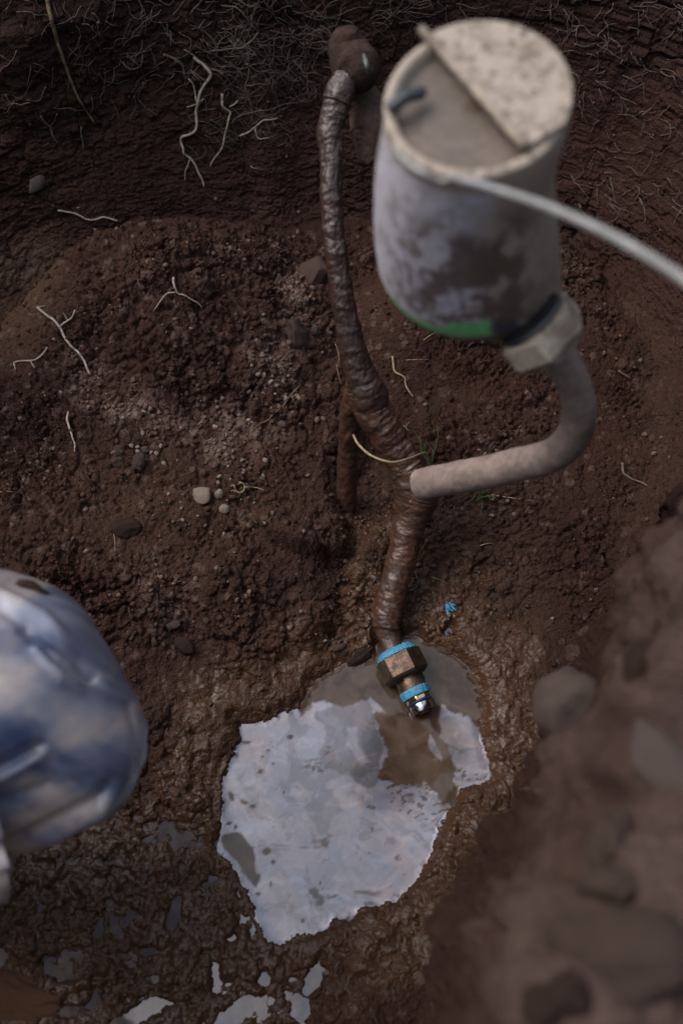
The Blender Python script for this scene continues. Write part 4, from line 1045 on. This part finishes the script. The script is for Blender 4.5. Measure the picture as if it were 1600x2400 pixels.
# mat of fine roots: nobody could count them
parts = []
rs = random.Random(5)
def hairs(cx, cy, rx_, ry_, nn, ang0, spread, L0, L1, w_):
    for i in range(nn):
        x_ = cx + rs.uniform(-1, 1) * rx_; y_ = cy + rs.uniform(-1, 1) * ry_; a_ = ang0 + rs.gauss(0, spread); L = rs.uniform(L0, L1)
        pts = [(x_, y_)]
        for k in range(4):
            a_ += rs.gauss(0, .45); x_ += math.cos(a_) * L / 4; y_ += math.sin(a_) * L / 4; pts.append((x_, y_))
        g_ = root_parts(pts, w_ * rs.uniform(.4, 1.1), w_ * .35, 5.0, .4, rs.randrange(999), 5)
        parts.append(g_)
        if rs.random() < .25: parts.append(root_parts([pts[2], (pts[2][0] + rs.uniform(-25, 25), pts[2][1] + rs.uniform(5, 30))], w_ * .5, w_ * .3, 2.5, .4, rs.randrange(999), 5))
hairs(640, 190, 150, 120, 110, 0, .9, 30, 90, 2.2)
hairs(560, 100, 200, 100, 110, 1.2, 1.0, 30, 110, 3.2)
hairs(640, 60, 130, 60, 45, 0, .6, 40, 110, 2.2)
hairs(180, 120, 180, 150, 70, 1.2, .9, 30, 90, 3)
hairs(560, 280, 120, 70, 45, .6, .9, 20, 70, 2)
hairs(1450, 250, 180, 250, 150, .8, 1.0, 20, 70, 3)
hairs(900, 30, 200, 40, 60, 0, .8, 30, 90, 2.2)
hairs(950, 800, 300, 60, 12, 0, 1, 20, 60, 1.6)
V, Q, T3 = merge(parts)
o = link('fine_roots', mesh_mixed('fine_roots', V, Q, T3), M_root_dim)
tag(o, 'mat of fine hair roots hanging out of the top of the pit wall', 'roots', kind='stuff')

# ------------------------------------------------------------------ grass, straws, tape scraps
root('root', [([(812, 1015), (835, 1045), (870, 1070), (910, 1082), (945, 1078), (990, 1062)], 0.1, .1)], M_yroot, 'x', seed=30) if False else None
pth = smooth_path([P(828, 1020, .16), P(840, 1042, .165), P(870, 1068, .175), (P(915, 1083, .175)), P(955, 1076, .165), P(995, 1062, .14), P(1012, 1085, .11)], 60)
o = tube_obj('root', pth, np.linspace(.0013, .0009, 60), M_straw, None, 8)
tag(o, 'thin tan root slung in a curve across the muddy branch pipe', 'root')
def blades(name, defs, mat, label, cat, w_=2.5, group=None):
    pr_ = []
    for (x0, y0, x1, y1, hgt) in defs:
        p, nn_, dd = ground_at(x0, y0); q_, _, _ = ground_at(x1, y1)
        mid_ = (p + q_) / 2 + (nn_) * hgt
        pr_.append(tube(smooth_path([p - nn_ * .002, mid_, q_ + nn_ * hgt * .8 + nn_ * .001], 14), np.linspace(w_, w_ * .25, 14) / 2 * dd / F_PX, 5))
    V, Q, T3 = merge(pr_); o = link(name, mesh_mixed(name, V, Q, T3), mat); tag(o, label, cat, group); return o
blades('grass_tuft', [(1012, 1090, 1003, 1030, .012), (1014, 1090, 1018, 1045, .012), (1010, 1088, 990, 1050, .01), (1018, 1090, 1032, 1065, .01), (1012, 1085, 1010, 1020, .015), (1016, 1080, 1040, 1022, .012), (1005, 1060, 975, 1015, .01), (1015, 1092, 1000, 1060, .01), (1018, 1090, 1035, 1085, .01)],
       M_grass, 'small tuft of green grass above the bent tube', 'grass', 3.2)
blades('weed', [(1125, 1165, 1105, 1150, .006), (1125, 1165, 1140, 1150, .006), (1125, 1165, 1150, 1175, .006), (1125, 1168, 1105, 1185, .006), (1125, 1165, 1128, 1145, .008), (1130, 1175, 1120, 1205, .006), (1140, 1160, 1160, 1165, .006), (1115, 1160, 1095, 1172, .006)],
       M_grass, 'tiny green weed just below the bent tube', 'weed', 3.6)
blades('straw', [(787, 800, 787, 855, .004), (787, 850, 800, 905, .003)], M_straw, 'thin straw blade standing left of the riser', 'grass', 2.2)
STR = [((455, 1003, 474, 982), 'short yellow straw in the middle rubble', 5), ((322, 1430, 393, 1437), 'long thin straw right of the knee', 3), ((190, 1434, 210, 1448), 'short straw close to the knee', 2.5), ((268, 1240, 267, 1295), 'thin upright straw in the left rubble', 2.5),
       ((918, 845, 1005, 845), 'long straw beside the pale crooked root', 3), ((985, 800, 1040, 768), 'thin straw below the canister', 2.5), ((258, 710, 262, 745), 'thin pale straw on the dark clods', 2.5), ((945, 1010, 962, 990), 'one arm of crossed straws beside the branch pipe', 3),
       ((942, 995, 960, 1012), 'other arm of the crossed straws beside the branch pipe', 3), ((1150, 1160, 1260, 1175), 'long grey-green straw below the bent tube', 2.5), ((1120, 1278, 1150, 1276), 'short pale straw right of the lower pipe', 3), ((1010, 1350, 1045, 1368), 'thin straw right of the curved root', 2.2),
       ((405, 1368, 423, 1362), 'white seed husk on the soil above the chips', 7), ((0, 1150, 30, 1158), 'green blade at the left picture edge', 3), ((585, 392, 606, 391), 'short straw on the smooth cut wall', 3)]
for (x0, y0, x1, y1), lb, w_ in STR:
    blades('straw', [(x0, y0, x1, y1, .0015)], M_straw, lb, 'straw', w_)
def tape(cx, cy, defs, label):
    V, Q, T3 = merge([root_parts([(cx + a_, cy + b_), (cx + c_, cy + d_)], w_, w_ * .6, 3, .8, i + 50, 3) for i, (a_, b_, c_, d_, w_) in enumerate(defs)])
    o = link('tape_scrap', mesh_mixed('tape_scrap', V, Q, T3), M_bluetape); tag(o, label, 'tape')
tape(1056, 1425, [(-6, -12, 10, 4, 6), (-8, -8, 6, 8, 6), (-10, -2, 0, 18, 6), (-4, -14, 14, -4, 5), (-8, 4, -4, 26, 5), (-9, 10, -4, 28, 4), (-10, -8, -10, 12, 6), (0, -10, 8, 2, 6)], 'frayed scrap of bright blue tape on the mud above the water')
tape(893, 1522, [(-5, -10, 2, 14, 4), (-2, -8, 4, 10, 4), (-4, 0, 2, 16, 3)], 'small frayed blue tape shred beside the pipe end')
